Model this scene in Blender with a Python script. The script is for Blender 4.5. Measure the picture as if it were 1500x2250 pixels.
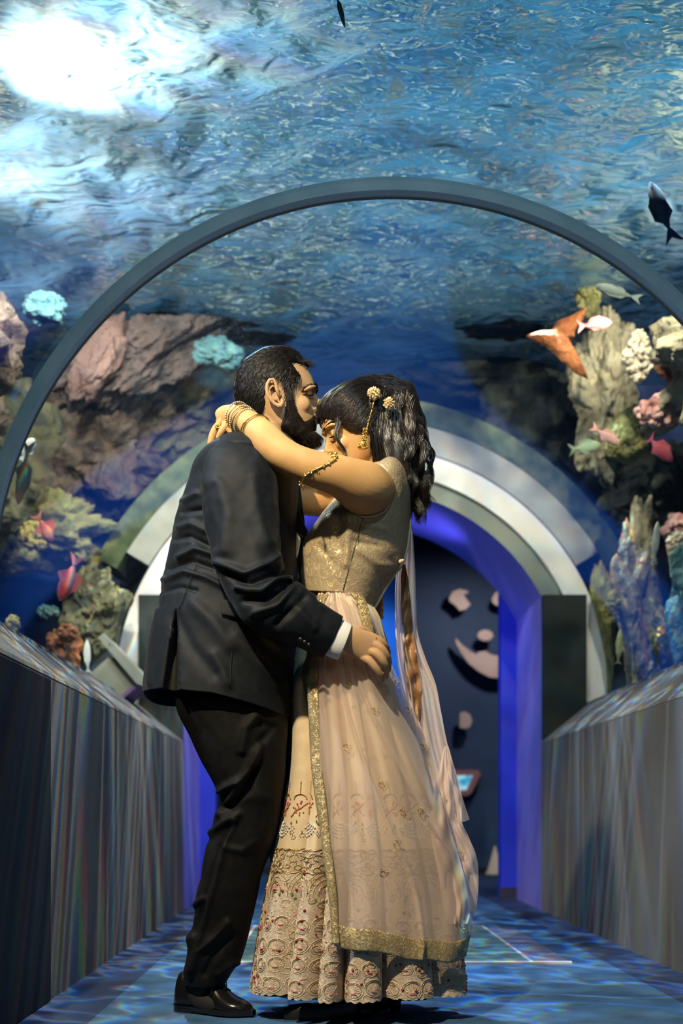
import bpy, bmesh, math, random
import numpy as np
from mathutils import Vector, Matrix

for _o in list(bpy.data.objects):
    bpy.data.objects.remove(_o)
SC = bpy.context.scene
COL = SC.collection
F = 2500.0            # focal length in pixels of the 1500x2250 frame
EYE = 0.54            # low camera height
VX, VY = 717.0, 1788.0
YC = 3.05             # distance of the couple
XC, ZC, RT = 0.20, 1.21, 1.25   # tunnel axis and radius

def P(px, py, Y=YC):
    return Vector(((px - VX) * Y / F, Y, EYE + (VY - py) * Y / F))

# ------------------------------------------------------------------ camera
cam = bpy.data.cameras.new('camera')
cam_o = bpy.data.objects.new('camera', cam)
COL.objects.link(cam_o)
cam_o.location = (0, 0, EYE)
cam_o.rotation_euler = (math.pi / 2, 0, 0)
cam.sensor_fit = 'VERTICAL'
cam.sensor_height = 36
cam.sensor_width = 24
cam.lens = 40
cam.shift_x = 33 / 2250
cam.shift_y = 663 / 2250
cam.clip_start = 0.05
cam.dof.use_dof = True
cam.dof.focus_distance = 3.0
cam.dof.aperture_fstop = 2.4
SC.camera = cam_o
SC.view_settings.view_transform = 'Standard'
SC.view_settings.look = 'None'
SC.view_settings.gamma = 1
SC.view_settings.use_curve_mapping = False
SC.view_settings.exposure = 0.0
SC.cycles.max_bounces = 10
SC.cycles.transparent_max_bounces = 24
SC.cycles.glossy_bounces = 4
SC.cycles.caustics_reflective = False
SC.cycles.caustics_refractive = False
SC.cycles.sample_clamp_indirect = 4

world = bpy.data.worlds.new('world')
SC.world = world
world.use_nodes = True
world.node_tree.nodes['Background'].inputs[0].default_value = (0.10, 0.26, 0.40, 1)
world.node_tree.nodes['Background'].inputs[1].default_value = 0.10

def aim(o, target):
    d = Vector(target) - o.location
    o.rotation_euler = d.to_track_quat('-Z', 'Y').to_euler()

def lamp(name, typ, loc, target, energy, color, size=0.2, spot=None, blend=0.6, sizey=None):
    l = bpy.data.lights.new(name, typ)
    l.energy = energy
    l.color = color
    if typ == 'AREA':
        l.size = size
        if sizey:
            l.shape = 'RECTANGLE'
            l.size_y = sizey
    else:
        l.shadow_soft_size = size
    if typ == 'SPOT':
        l.spot_size = math.radians(spot)
        l.spot_blend = blend
    o = bpy.data.objects.new(name, l)
    COL.objects.link(o)
    o.location = loc
    aim(o, target)
    return o

def ripple(o, scale=6.0, base=0.12, gain=3.0, disp=0.03, sx=1.0, sharp=5.0):
    """noise painted into the beam like light broken up by moving water: wavy bright lines with coloured fringes in the lamp's beam"""
    l = o.data
    l.use_nodes = True
    nt = l.node_tree
    N, L = nt.nodes, nt.links
    em = [n for n in N if n.type == 'EMISSION'][0]
    tc = N.new('ShaderNodeTexCoord')
    sep = N.new('ShaderNodeSeparateXYZ')
    L.new(tc.outputs['Normal'], sep.inputs[0])
    ab = N.new('ShaderNodeMath'); ab.operation = 'ABSOLUTE'
    L.new(sep.outputs[2], ab.inputs[0])
    dv = []
    for k in (0, 1):
        d = N.new('ShaderNodeMath'); d.operation = 'DIVIDE'
        L.new(sep.outputs[k], d.inputs[0]); L.new(ab.outputs[0], d.inputs[1])
        dv.append(d)
    comb = N.new('ShaderNodeCombineColor')
    for ci in range(3):
        c = N.new('ShaderNodeCombineXYZ')
        mx = N.new('ShaderNodeMath'); mx.operation = 'MULTIPLY_ADD'
        mx.inputs[1].default_value = scale * sx; mx.inputs[2].default_value = ci * disp
        L.new(dv[0].outputs[0], mx.inputs[0])
        my = N.new('ShaderNodeMath'); my.operation = 'MULTIPLY_ADD'
        my.inputs[1].default_value = scale; my.inputs[2].default_value = ci * disp
        L.new(dv[1].outputs[0], my.inputs[0])
        L.new(mx.outputs[0], c.inputs[0]); L.new(my.outputs[0], c.inputs[1])
        no = N.new('ShaderNodeTexNoise'); no.inputs['Scale'].default_value = 1.0
        no.inputs['Detail'].default_value = 2; no.inputs['Distortion'].default_value = 1.2
        L.new(c.outputs[0], no.inputs['Vector'])
        s = N.new('ShaderNodeMath'); s.operation = 'SUBTRACT'; s.inputs[1].default_value = 0.5
        L.new(no.outputs[0], s.inputs[0])
        a2 = N.new('ShaderNodeMath'); a2.operation = 'ABSOLUTE'; L.new(s.outputs[0], a2.inputs[0])
        m2 = N.new('ShaderNodeMath'); m2.operation = 'MULTIPLY'; m2.inputs[1].default_value = -sharp * 4
        L.new(a2.outputs[0], m2.inputs[0])
        e = N.new('ShaderNodeMath'); e.operation = 'EXPONENT'; L.new(m2.outputs[0], e.inputs[0])
        f = N.new('ShaderNodeMath'); f.operation = 'MULTIPLY_ADD'
        f.inputs[1].default_value = gain; f.inputs[2].default_value = base
        L.new(e.outputs[0], f.inputs[0])
        L.new(f.outputs[0], comb.inputs[ci])
    L.new(comb.outputs[0], em.inputs['Color'])

# lamps of the tank and of the hall, with added fills
WZ = 3.2
glow = lamp('tank_lamp_glow', 'SPOT', (-1.28, 4.15, WZ + 0.42), (-0.86, 4.02, WZ), 150, (1.0, 0.97, 0.95), 0.05, 70, 1.0)
glow2 = lamp('tank_lamp_glow_low', 'SPOT', (-1.7, 4.6, WZ + 0.45), (-1.0, 4.75, WZ), 80, (0.85, 0.92, 1.0), 0.08, 95, 1.0)
glow3 = lamp('tank_lamp_haze', 'SPOT', (-2.2, 5.6, WZ + 0.6), (-1.1, 5.6, WZ), 30, (0.55, 0.78, 1.0), 0.1, 100, 1.0)
glowr = lamp('tank_lamp_right', 'SPOT', (2.3, 4.7, WZ + 0.4), (1.5, 4.9, WZ), 38, (1.0, 0.93, 0.82), 0.08, 110, 1.0)
skyl = lamp('tank_lamp_blue', 'SPOT', (1.6, 4.2, WZ + 2.6), (0.5, 4.3, WZ), 200, (0.10, 0.50, 0.78), 0.15, 84, 1.0)
key = lamp('key_lamp', 'SPOT', (-0.95, 0.75, 3.12), (0.0, 3.05, 0.86), 660, (1.0, 0.78, 0.48), 0.05, 43, 0.45)
shld = lamp('rim_lamp', 'SPOT', (-1.75, 2.5, 2.85), (-0.25, 3.0, 1.2), 200, (0.80, 0.90, 1.0), 0.06, 36, 0.6)
back = lamp('back_lamp', 'SPOT', (-0.6, 4.6, 3.05), (0.1, 3.1, 0.7), 150, (0.80, 0.90, 1.0), 0.04, 60, 0.6)
ripple(back, 6.0, 0.2, 2.4, 0.05)
fill = lamp('front_fill', 'SPOT', (0.7, -0.4, 2.1), (0.1, 3.05, 1.0), 24, (1.0, 0.86, 0.68), 0.35, 34, 0.8)  # added fill light from behind the camera, not a fixture
for _l in (skyl, glow, glow2, glow3, glowr): ripple(_l, 14.0 if _l is skyl else 3.0, 0.25, 2.2, 0.05, sx=0.6)
top = lamp('top_lamp', 'SPOT', (-0.45, 4.3, 3.1), (0.15, 3.9, 0.0), 26, (0.62, 0.84, 1.0), 0.03, 125, 0.4)
ripple(top, 6.0, 0.08, 3.4, 0.06, sharp=7)
topf = lamp('portal_lamp', 'SPOT', (0.2, 5.0, 3.1), (0.2, 6.3, 1.2), 60, (1.0, 0.97, 0.88), 0.04, 130, 0.4)
ripple(topf, 4.0, 0.3, 2.0, 0.05)
for _i, (_x, _y, _e, _c) in enumerate(((-0.60, 4.2, 170, (1.0, 0.96, 0.90)), (-0.60, 5.6, 170, (1.0, 0.97, 0.92)), (1.00, 3.9, 150, (0.62, 0.80, 1.0)), (1.00, 5.5, 140, (0.70, 0.84, 1.0)))):
    _l = lamp('cap_lamp', 'SPOT', (_x, _y, 3.12), (_x + (-.25 if _x < 0 else .25), _y, 0.0), _e, _c, 0.008, 62, 0.6)
    ripple(_l, 8.0, 0.0, 5.5, 0.035, sharp=14)
portall = lamp('arch_fill_left', 'SPOT', (-0.25, 4.7, 2.25), (-1.0, 6.4, 1.7), 45, (1.0, 0.97, 0.93), 0.04, 80, 0.6)  # added inside the tunnel to brighten the left side of the arch
ripple(portall, 5.0, 0.4, 1.4, 0.05)
reefl = lamp('reef_lamp_left', 'SPOT', (-1.35, 4.2, 3.1), (-1.6, 6.8, 2.0), 210, (1.0, 0.95, 0.80), 0.06, 120, 0.6)
ripple(reefl, 7.0, 0.5, 1.2, 0.03)
reefr = lamp('reef_lamp_right', 'SPOT', (1.9, 4.2, 3.1), (2.3, 6.6, 1.8), 260, (1.0, 0.90, 0.72), 0.06, 120, 0.6)
ripple(reefr, 7.0, 0.5, 1.2, 0.03)
reefl2 = lamp('reef_fill_left', 'SPOT', (-0.7, 4.3, 2.95), (-1.4, 6.8, 2.2), 170, (1.0, 0.93, 0.74), 0.05, 80, 0.7)  # added fill to brighten the rocks on the left
ripple(reefl2, 8.0, 0.45, 1.4, 0.03)
reefr2 = lamp('reef_fill_right', 'SPOT', (1.1, 4.3, 2.95), (2.1, 6.5, 1.9), 130, (1.0, 0.92, 0.74), 0.05, 80, 0.7)  # added fill to brighten the rocks on the right
ripple(reefr2, 8.0, 0.45, 1.4, 0.03)
ringl = lamp('ring_fill', 'SPOT', (0.2, 1.7, 2.3), (0.2, 3.45, 2.45), 24, (0.55, 0.85, 1.0), 0.05, 140, 0.6)  # added inside the tunnel only to brighten the seam ring
bluel = lamp('reef_lamp_blue', 'SPOT', (-1.9, 5.0, 3.12), (-1.85, 7.0, 1.75), 260, (0.06, 0.22, 1.0), 0.1, 46, 0.8)
for _x in (-0.25, 0.65):
    lamp('passage_lamp', 'SPOT', (_x, 6.78, 1.92), (_x * .9, 6.78, 2.4), 5, (0.28, 0.27, 1.0), 0.05, 104, 0.9)
jambr = lamp('jamb_lamp', 'SPOT', (0.4, 6.7, 2.2), (1.15, 7.2, 1.0), 14, (0.1, 0.14, 1.0), 0.1, 80, 0.8)
jambl = lamp('jamb_lamp_left', 'SPOT', (0.0, 6.7, 2.2), (-0.75, 7.2, 0.8), 18, (0.25, 0.22, 1.0), 0.1, 80, 0.8)
hall2 = lamp('hall_lamp_wall', 'SPOT', (1.6, 8.7, 2.75), (1.0, 10.2, 0.9), 75, (0.85, 0.82, 0.85), 0.1, 110, 0.8)

# ------------------------------------------------------------------ materials
def mat(name, color=(.5, .5, .5), rough=.6, metal=0.0, **kw):
    m = bpy.data.materials.new(name)
    m.use_nodes = True
    b = m.node_tree.nodes['Principled BSDF']
    b.inputs['Base Color'].default_value = (*color, 1)
    b.inputs['Roughness'].default_value = rough
    b.inputs['Metallic'].default_value = metal
    for k, v in kw.items():
        b.inputs[k].default_value = v
    return m

def nset(m):
    return m.node_tree.nodes, m.node_tree.links, m.node_tree.nodes['Principled BSDF']

def noisy(m, c1, c2, scale=5, detail=5, bump=0.0, bscale=None, lo=.35, hi=.65, stretch=(1, 1, 1), bdist=.01, coord='Object', extra=None):
    N, L, b = nset(m)
    tc = N.new('ShaderNodeTexCoord')
    mp = N.new('ShaderNodeMapping'); mp.inputs['Scale'].default_value = stretch
    L.new(tc.outputs[coord], mp.inputs[0])
    no = N.new('ShaderNodeTexNoise'); no.inputs['Scale'].default_value = scale; no.inputs['Detail'].default_value = detail
    L.new(mp.outputs[0], no.inputs['Vector'])
    cr = N.new('ShaderNodeValToRGB')
    cr.color_ramp.elements[0].position = lo; cr.color_ramp.elements[0].color = (*c1, 1)
    cr.color_ramp.elements[1].position = hi; cr.color_ramp.elements[1].color = (*c2, 1)
    if extra:
        for p, c in extra:
            e = cr.color_ramp.elements.new(p); e.color = (*c, 1)
    L.new(no.outputs[0], cr.inputs[0]); L.new(cr.outputs[0], b.inputs['Base Color'])
    if bump:
        n2 = N.new('ShaderNodeTexNoise'); n2.inputs['Scale'].default_value = bscale or scale * 3; n2.inputs['Detail'].default_value = 4
        L.new(mp.outputs[0], n2.inputs['Vector'])
        bp = N.new('ShaderNodeBump'); bp.inputs['Strength'].default_value = bump; bp.inputs['Distance'].default_value = bdist
        L.new(n2.outputs[0], bp.inputs['Height']); L.new(bp.outputs[0], b.inputs['Normal'])
    return m

# ------------------------------------------------------------------ mesh helpers
def link(name, verts, faces, m, parent=None, smooth=True, uvs=None, mats=None, midx=None):
    me = bpy.data.meshes.new(name)
    me.from_pydata([tuple(map(float, v)) for v in verts], [], [tuple(int(i) for i in f) for f in faces])
    me.update()
    if smooth:
        me.polygons.foreach_set('use_smooth', [True] * len(me.polygons))
    if uvs is not None:
        uv = me.uv_layers.new(name='UVMap')
        li = np.empty(len(me.loops), dtype=np.int32)
        me.loops.foreach_get('vertex_index', li)
        uv.data.foreach_set('uv', np.asarray(uvs, dtype=np.float32)[li].ravel())
    for mm in (mats or [m]):
        me.materials.append(mm)
    if midx is not None:
        me.polygons.foreach_set('material_index', midx)
    o = bpy.data.objects.new(name, me)
    COL.objects.link(o)
    if parent is not None:
        o.parent = parent
        o.matrix_parent_inverse = Matrix.Translation(-parent.location) if parent.type == 'EMPTY' else Matrix.Identity(4)
    return o

def tag(o, label=None, cat=None, group=None, kind=None):
    if label: o['label'] = label
    if cat: o['category'] = cat
    if group: o['group'] = group
    if kind: o['kind'] = kind
    return o

def thing(name, loc, label, cat, group=None):
    o = bpy.data.objects.new(name, None)
    COL.objects.link(o)
    o.location = loc
    o.empty_display_size = .05
    return tag(o, label, cat, group)

class MB:
    def __init__(s):
        s.v, s.f, s.m = [], [], []
    def add(s, vs, fs, mi=0):
        o = len(s.v)
        s.v += [tuple(v) for v in vs]
        s.f += [tuple(i + o for i in f) for f in fs]
        s.m += [mi] * len(fs)
        return s
    def box(s, a, b, mi=0, M=None):
        x0, y0, z0 = a; x1, y1, z1 = b
        vs = [Vector(p) for p in ((x0, y0, z0), (x1, y0, z0), (x1, y1, z0), (x0, y1, z0), (x0, y0, z1), (x1, y0, z1), (x1, y1, z1), (x0, y1, z1))]
        if M: vs = [M @ v for v in vs]
        return s.add(vs, [(0, 3, 2, 1), (4, 5, 6, 7), (0, 1, 5, 4), (1, 2, 6, 5), (2, 3, 7, 6), (3, 0, 4, 7)], mi)
    def tube(s, pts, r, n=8, mi=0, cap=True, flat=1.0):
        pts = [Vector(p) for p in pts]
        k = len(pts)
        rs = r if hasattr(r, '__len__') else [r] * k
        up = None; vs = []
        for i in range(k):
            t = (pts[min(i + 1, k - 1)] - pts[max(i - 1, 0)])
            if t.length < 1e-9: t = Vector((0, 0, 1))
            t.normalize()
            if up is None:
                up = Vector((0, 1, 0)) if abs(t.y) < .9 else Vector((1, 0, 0))
            b = t.cross(up)
            if b.length < 1e-6: b = t.cross(Vector((1, 0, 0)))
            b.normalize(); up = b.cross(t)
            for j in range(n):
                a = 2 * math.pi * j / n
                vs.append(pts[i] + (b * math.cos(a) + up * math.sin(a) * flat) * rs[i])
        fs = []
        for i in range(k - 1):
            for j in range(n):
                j2 = (j + 1) % n
                fs.append((i * n + j, i * n + j2, (i + 1) * n + j2, (i + 1) * n + j))
        if cap:
            fs.append(tuple(range(n - 1, -1, -1)))
            fs.append(tuple((k - 1) * n + j for j in range(n)))
        return s.add(vs, fs, mi)
    def ball(s, c, r, nu=10, nv=8, mi=0, M=None):
        r = r if hasattr(r, '__len__') else (r, r, r)
        vs = []
        for i in range(1, nv):
            ph = math.pi * i / nv
            for j in range(nu):
                a = 2 * math.pi * j / nu
                vs.append(Vector((r[0] * math.sin(ph) * math.cos(a), r[1] * math.sin(ph) * math.sin(a), r[2] * math.cos(ph))))
        vs += [Vector((0, 0, r[2])), Vector((0, 0, -r[2]))]
        if M: vs = [M @ v for v in vs]
        vs = [v + Vector(c) for v in vs]
        fs = []
        for i in range(nv - 2):
            for j in range(nu):
                j2 = (j + 1) % nu
                fs.append((i * nu + j, (i + 1) * nu + j, (i + 1) * nu + j2, i * nu + j2))
        T, B = len(vs) - 2, len(vs) - 1
        for j in range(nu):
            j2 = (j + 1) % nu
            fs.append((T, j, j2)); fs.append((B, (nv - 2) * nu + j2, (nv - 2) * nu + j))
        return s.add(vs, fs, mi)
    def build(s, name, m, parent=None, smooth=True, mats=None):
        return link(name, s.v, s.f, m, parent, smooth, None, mats, s.m if mats else None)

def arcprism(name, r0, r1, y0, y1, a0, a1, m, n=96, zc=ZC, parent=None, xc=XC, edges=None):
    """closed ring segment between radii r0<r1 and depths y0<y1; angles in degrees, 0 = +X, 90 = up"""
    vs, fs = [], []
    for i in range(n + 1):
        a = math.radians(a0 + (a1 - a0) * i / n)
        c, s_ = math.cos(a), math.sin(a)
        for r, y in ((r0, y0), (r1, y0), (r1, y1), (r0, y1)):
            vs.append((xc + r * c, y, zc + r * s_))
    for i in range(n):
        for k in range(4):
            k2 = (k + 1) % 4
            fs.append((i * 4 + k, i * 4 + k2, i * 4 + 4 + k2, i * 4 + 4 + k))
    fs.append((3, 2, 1, 0)); fs.append((n * 4, n * 4 + 1, n * 4 + 2, n * 4 + 3))
    return link(name, vs, fs, m, parent, smooth=False)

def prism_y(name, poly, y0, y1, m, parent=None):
    """polygon in XZ extruded along Y"""
    n = len(poly)
    vs = [(x, y0, z) for x, z in poly] + [(x, y1, z) for x, z in poly]
    fs = [tuple(range(n)), tuple(range(2 * n - 1, n - 1, -1))] + [(i, i + n, (i + 1) % n + n, (i + 1) % n) for i in range(n)]
    return link(name, vs, fs, m, parent, smooth=False)
# ------------------------------------------------------------------ the setting
def struct(o):
    o['kind'] = 'structure'
    return o

YE = 6.36     # face of the end wall of the tunnel
YP = 7.18     # far end of the passage behind it
YM = 10.2     # wall of the hall beyond

M_floor = mat('floor_carpet', (.05, .16, .32), .85)
def floor_mat(m):
    N, L, b = nset(m)
    tc = N.new('ShaderNodeTexCoord')
    no = N.new('ShaderNodeTexNoise'); no.inputs['Scale'].default_value = 9; no.inputs['Detail'].default_value = 6
    L.new(tc.outputs['Object'], no.inputs['Vector'])
    cr = N.new('ShaderNodeValToRGB')
    cr.color_ramp.elements[0].position = .3; cr.color_ramp.elements[0].color = (.02, .075, .19, 1)
    cr.color_ramp.elements[1].position = .7; cr.color_ramp.elements[1].color = (.055, .17, .36, 1)
    L.new(no.outputs[0], cr.inputs[0])
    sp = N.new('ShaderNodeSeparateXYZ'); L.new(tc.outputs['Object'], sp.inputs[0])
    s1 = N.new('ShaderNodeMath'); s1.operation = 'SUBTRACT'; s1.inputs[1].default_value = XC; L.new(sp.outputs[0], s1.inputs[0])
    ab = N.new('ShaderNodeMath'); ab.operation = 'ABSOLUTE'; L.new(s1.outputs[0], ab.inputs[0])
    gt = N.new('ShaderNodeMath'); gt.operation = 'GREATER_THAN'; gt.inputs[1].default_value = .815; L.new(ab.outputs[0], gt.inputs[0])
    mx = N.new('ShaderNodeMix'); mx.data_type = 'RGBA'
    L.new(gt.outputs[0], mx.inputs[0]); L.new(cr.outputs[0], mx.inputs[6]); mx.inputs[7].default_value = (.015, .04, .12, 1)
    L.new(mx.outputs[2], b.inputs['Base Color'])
    n2 = N.new('ShaderNodeTexNoise'); n2.inputs['Scale'].default_value = 260
    L.new(tc.outputs['Object'], n2.inputs['Vector'])
    bp = N.new('ShaderNodeBump'); bp.inputs['Strength'].default_value = .8; bp.inputs['Distance'].default_value = .006
    L.new(n2.outputs[0], bp.inputs['Height']); L.new(bp.outputs[0], b.inputs['Normal'])
floor_mat(M_floor)
M_wallc = noisy(mat('wall_carpet', rough=.95), (.006, .009, .017), (.017, .023, .036), 120, 3, .9, 330, bdist=.006)
M_wallc.node_tree.nodes['Principled BSDF'].inputs['Sheen Weight'].default_value = .3
M_white = noisy(mat('white_flange', rough=.45), (.70, .69, .64), (.82, .81, .77), 3, 3)
M_grey = noisy(mat('grey_green_paint', rough=.55), (.15, .185, .16), (.20, .24, .21), 2, 3)
M_moss = noisy(mat('mossy_concrete', rough=.9), (.04, .07, .03), (.13, .16, .07), 9, 6, .6, 40)
M_panel = noisy(mat('dark_panel', rough=.25), (.015, .02, .02), (.03, .04, .038), 3, 3)
M_violet = mat('violet_paint', (.26, .24, .80), .6)
M_blue = mat('blue_paint', (.02, .04, .62), .5)
M_hall = noisy(mat('hall_wall', rough=.7), (.02, .05, .12), (.045, .08, .16), 1.2, 3)
M_ringm = noisy(mat('brushed_steel', rough=.4, metal=.05), (.50, .62, .66), (.68, .76, .78), 8, 3, stretch=(1, 30, 1))
M_ringd = mat('ring_gasket', (.16, .16, .15), .7)

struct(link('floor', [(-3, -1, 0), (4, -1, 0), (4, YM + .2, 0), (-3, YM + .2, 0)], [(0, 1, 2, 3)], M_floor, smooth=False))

# thin teal and mauve rectangles with pale strips on the floor
M_line = mat('pale_line', (.62, .58, .60), .6)
M_rect = noisy(mat('rectangle_green', rough=.5), (.07, .17, .20), (.10, .22, .25), 6, 4)
M_rect2 = noisy(mat('rectangle_mauve', rough=.6), (.10, .13, .24), (.14, .16, .28), 6, 4)
ht = thing('floor_rectangle', (.2, 4.7, 0), 'thin teal floor rectangle with pale edging strips behind the long dress', 'floor hatch')
MB().box((-.333, 4.10, .0005), (.733, 5.38, .006)).build('cover', M_rect, ht, False)
MB().box((.745, 4.10, .0005), (.88, 5.38, .004)).build('side_strip', M_rect2, ht, False)
MB().box((-.48, 4.10, .0005), (-.345, 5.38, .004)).build('side_strip', M_rect2, ht, False)
MB().box((.733, 4.10, .0008), (.745, 5.38, .009)).build('long_edging', M_line, ht, False)
MB().box((-.345, 4.10, .0008), (-.333, 5.38, .009)).build('long_edging', M_line, ht, False)
MB().box((-.48, 4.075, .0005), (.88, 4.10, .009)).build('front_edging', M_line, ht, False)
MB().box((-.345, 5.38, .0005), (.745, 5.41, .009)).build('back_edging', M_line, ht, False)

# parapets with sloping caps
def parapet(name, sgn):
    poly = [(1.0, 0), (1.0, .93), (1.005, .945), (1.02, .955), (1.24, 1.135), (1.25, 1.16), (1.30, 1.16), (1.30, 0)]
    pts = [(XC + sgn * x, z) for x, z in poly]
    if sgn < 0: pts = pts[::-1]
    return struct(prism_y(name, pts, -.6, YE, M_wallc))
parapet('wall_left', -1)
parapet('wall_right', 1)
M_caplit = noisy(mat('cap_carpet_lit', rough=.95), (.10, .105, .11), (.24, .245, .25), 120, 3, .9, 330, bdist=.006)  # same carpet as the walls, overhead light on the slopes painted in as paler colour
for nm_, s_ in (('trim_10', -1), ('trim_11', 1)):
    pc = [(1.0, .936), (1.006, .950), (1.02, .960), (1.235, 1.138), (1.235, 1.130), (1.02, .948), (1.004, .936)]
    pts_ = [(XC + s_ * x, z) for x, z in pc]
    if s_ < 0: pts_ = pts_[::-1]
    struct(prism_y(nm_, pts_, -.6, YE - .01, M_caplit))
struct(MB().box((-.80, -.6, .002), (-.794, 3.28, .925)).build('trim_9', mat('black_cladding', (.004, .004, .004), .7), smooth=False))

# acrylic vault in two panels joined by a steel seam ring
def acrylic_mat():
    m = bpy.data.materials.new('acrylic'); m.use_nodes = True
    nt = m.node_tree; N, L = nt.nodes, nt.links
    N.remove(N['Principled BSDF']); out = N['Material Output']
    tr = N.new('ShaderNodeBsdfTransparent'); tr.inputs[0].default_value = (.93, .97, .98, 1)
    gl = N.new('ShaderNodeBsdfGlossy'); gl.inputs['Roughness'].default_value = .06
    gl.inputs['Color'].default_value = (.9, .95, 1, 1)
    df = N.new('ShaderNodeBsdfTranslucent'); df.inputs[0].default_value = (.45, .62, .75, 1)
    lw = N.new('ShaderNodeLayerWeight'); lw.inputs[0].default_value = .12
    m0 = N.new('ShaderNodeMath'); m0.operation = 'MULTIPLY'; m0.inputs[1].default_value = .16
    L.new(lw.outputs['Fresnel'], m0.inputs[0])
    mx = N.new('ShaderNodeMixShader'); L.new(m0.outputs[0], mx.inputs[0]); L.new(tr.outputs[0], mx.inputs[1]); L.new(gl.outputs[0], mx.inputs[2])
    # fine scratches and dust, tinted blue to stand in for the water's haze
    tc = N.new('ShaderNodeTexCoord')
    no = N.new('ShaderNodeTexNoise'); no.inputs['Scale'].default_value = 160; no.inputs['Detail'].default_value = 2
    L.new(tc.outputs['Object'], no.inputs['Vector'])
    cr = N.new('ShaderNodeMapRange'); cr.inputs[1].default_value = .62; cr.inputs[2].default_value = .8
    cr.inputs[3].default_value = .002; cr.inputs[4].default_value = .05
    L.new(no.outputs[0], cr.inputs[0])
    m2 = N.new('ShaderNodeMixShader'); L.new(cr.outputs[0], m2.inputs[0]); L.new(mx.outputs[0], m2.inputs[1]); L.new(df.outputs[0], m2.inputs[2])
    L.new(m2.outputs[0], out.inputs[0])
    return m
M_acr = acrylic_mat()
A0 = math.degrees(math.asin((1.15 - ZC) / RT))
def vault(name, y0, y1):
    vs, fs = [], []
    n, k = 96, 2
    for i in range(n + 1):
        a = math.radians(A0 + (180 - 2 * A0) * i / n)
        for j in range(k):
            vs.append((XC + RT * math.cos(a), y0 + (y1 - y0) * j / (k - 1), ZC + RT * math.sin(a)))
    for i in range(n):
        for j in range(k - 1):
            fs.append((i * k + j, i * k + j + 1, (i + 1) * k + j + 1, (i + 1) * k + j))
    return struct(link(name, vs, fs, M_acr))
vault('window_1', -.6, 3.45)
vault('window_2', 3.49, YE)
ring = arcprism('trim_1', RT - .028, RT + .012, 3.45, 3.485, A0, 180 - A0, M_ringm, 160)
struct(ring)
struct(arcprism('trim_2', RT - .030, RT - .004, 3.485, 3.50, A0, 180 - A0, M_ringd, 160))

# end wall: grey-green arch, white flange outside the acrylic, mossy concrete collar
RA = 1.13
z_sp = ZC + .02 + math.sqrt(RA ** 2 - 1.0)
def end_face():
    n = 72
    a1 = math.asin((z_sp - (ZC + .02)) / RA)
    inner = [(XC + RA * math.cos(a1 + (math.pi - 2 * a1) * i / n), ZC + .02 + RA * math.sin(a1 + (math.pi - 2 * a1) * i / n)) for i in range(n + 1)]
    inner = [(XC + 1.0, .0)] + inner + [(XC - 1.0, .0)]
    return inner
inn = end_face()
def strip_wall(name, inner, r1, y0, y1, m):
    outer = []
    for x, z in inner:
        if z < .01: outer.append((XC + math.copysign(r1, x - XC), 0.0))
        else:
            d = Vector((x - XC, 0, z - ZC)); d.normalize(); outer.append((XC + d.x * r1, ZC + d.z * r1))
    n = len(inner)
    vs = [(x, y0, z) for x, z in inner] + [(x, y0, z) for x, z in outer] + [(x, y1, z) for x, z in inner] + [(x, y1, z) for x, z in outer]
    fs = []
    for i in range(n - 1):
        fs += [(i, i + 1, n + i + 1, n + i), (2 * n + i, 3 * n + i, 3 * n + i + 1, 2 * n + i + 1), (n + i, n + i + 1, 3 * n + i + 1, 3 * n + i)]
    return link(name, vs, fs, m, smooth=False)
struct(strip_wall('wall_back', inn, 1.25, YE, YE + .12, M_grey))
struct(arcprism('trim_3', 1.245, 1.375, YE - .03, YE + .1, -4, 184, M_white, 120))
struct(arcprism('trim_4', 1.375, 1.39, YE + .02, YE + .1, 0, 180, mat('seal_line', (.02, .03, .02), .6), 120))
struct(arcprism('trim_5', 1.39, 1.535, YE - .01, YE + .1, 31, 149, noisy(mat('pale_collar', rough=.6), (.26, .28, .24), (.40, .41, .36), 4, 4), 120))
struct(arcprism('trim_6', 1.535, 1.66, YE - .02, YE + .5, 27, 153, M_moss, 120))
# passage lining and jambs
pv, pf = [], []
for y in (YE, YP):
    pv += [(x, y, z) for x, z in inn]
n_ = len(inn)
pf = [(i, n_ + i, n_ + i + 1, i + 1) for i in range(n_ - 1)]
struct(link('wall_passage', pv, pf, M_violet, smooth=False))
struct(MB().box((1.10, YP, 0), (1.9, YP + .12, 3.1)).build('wall_jamb_right', M_blue, smooth=False))
struct(MB().box((-1.5, YP, 0), (-.70, YP + .12, 3.1)).build('wall_jamb_left', M_blue, smooth=False))
struct(MB().box((.98 + .11, YP - .012, 0), (1.2, YP, .075)).build('baseboard_right', mat('base_dark', (.02, .02, .05), .6), smooth=False))
struct(MB().box((-.8, YP - .012, 0), (-.69, YP, .075)).build('baseboard_left', mat('base_dark2', (.02, .02, .05), .6), smooth=False))
struct(MB().box((-.70, YP, 2.45), (1.10, YP + .12, 3.1)).build('wall_lintel', mat('pink_lintel', (.35, .2, .3), .6), smooth=False))
# dark panels at the foot of the arch
for nm, s_ in (('trim_7', 1), ('trim_8', -1)):
    x0, x1 = sorted((XC + s_ * 1.0, XC + s_ * 1.243))
    mb = MB().box((x0, YE - .05, .95), (x1, YE - .004, 1.755))
    struct(mb.build(nm, M_panel, smooth=False))

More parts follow.
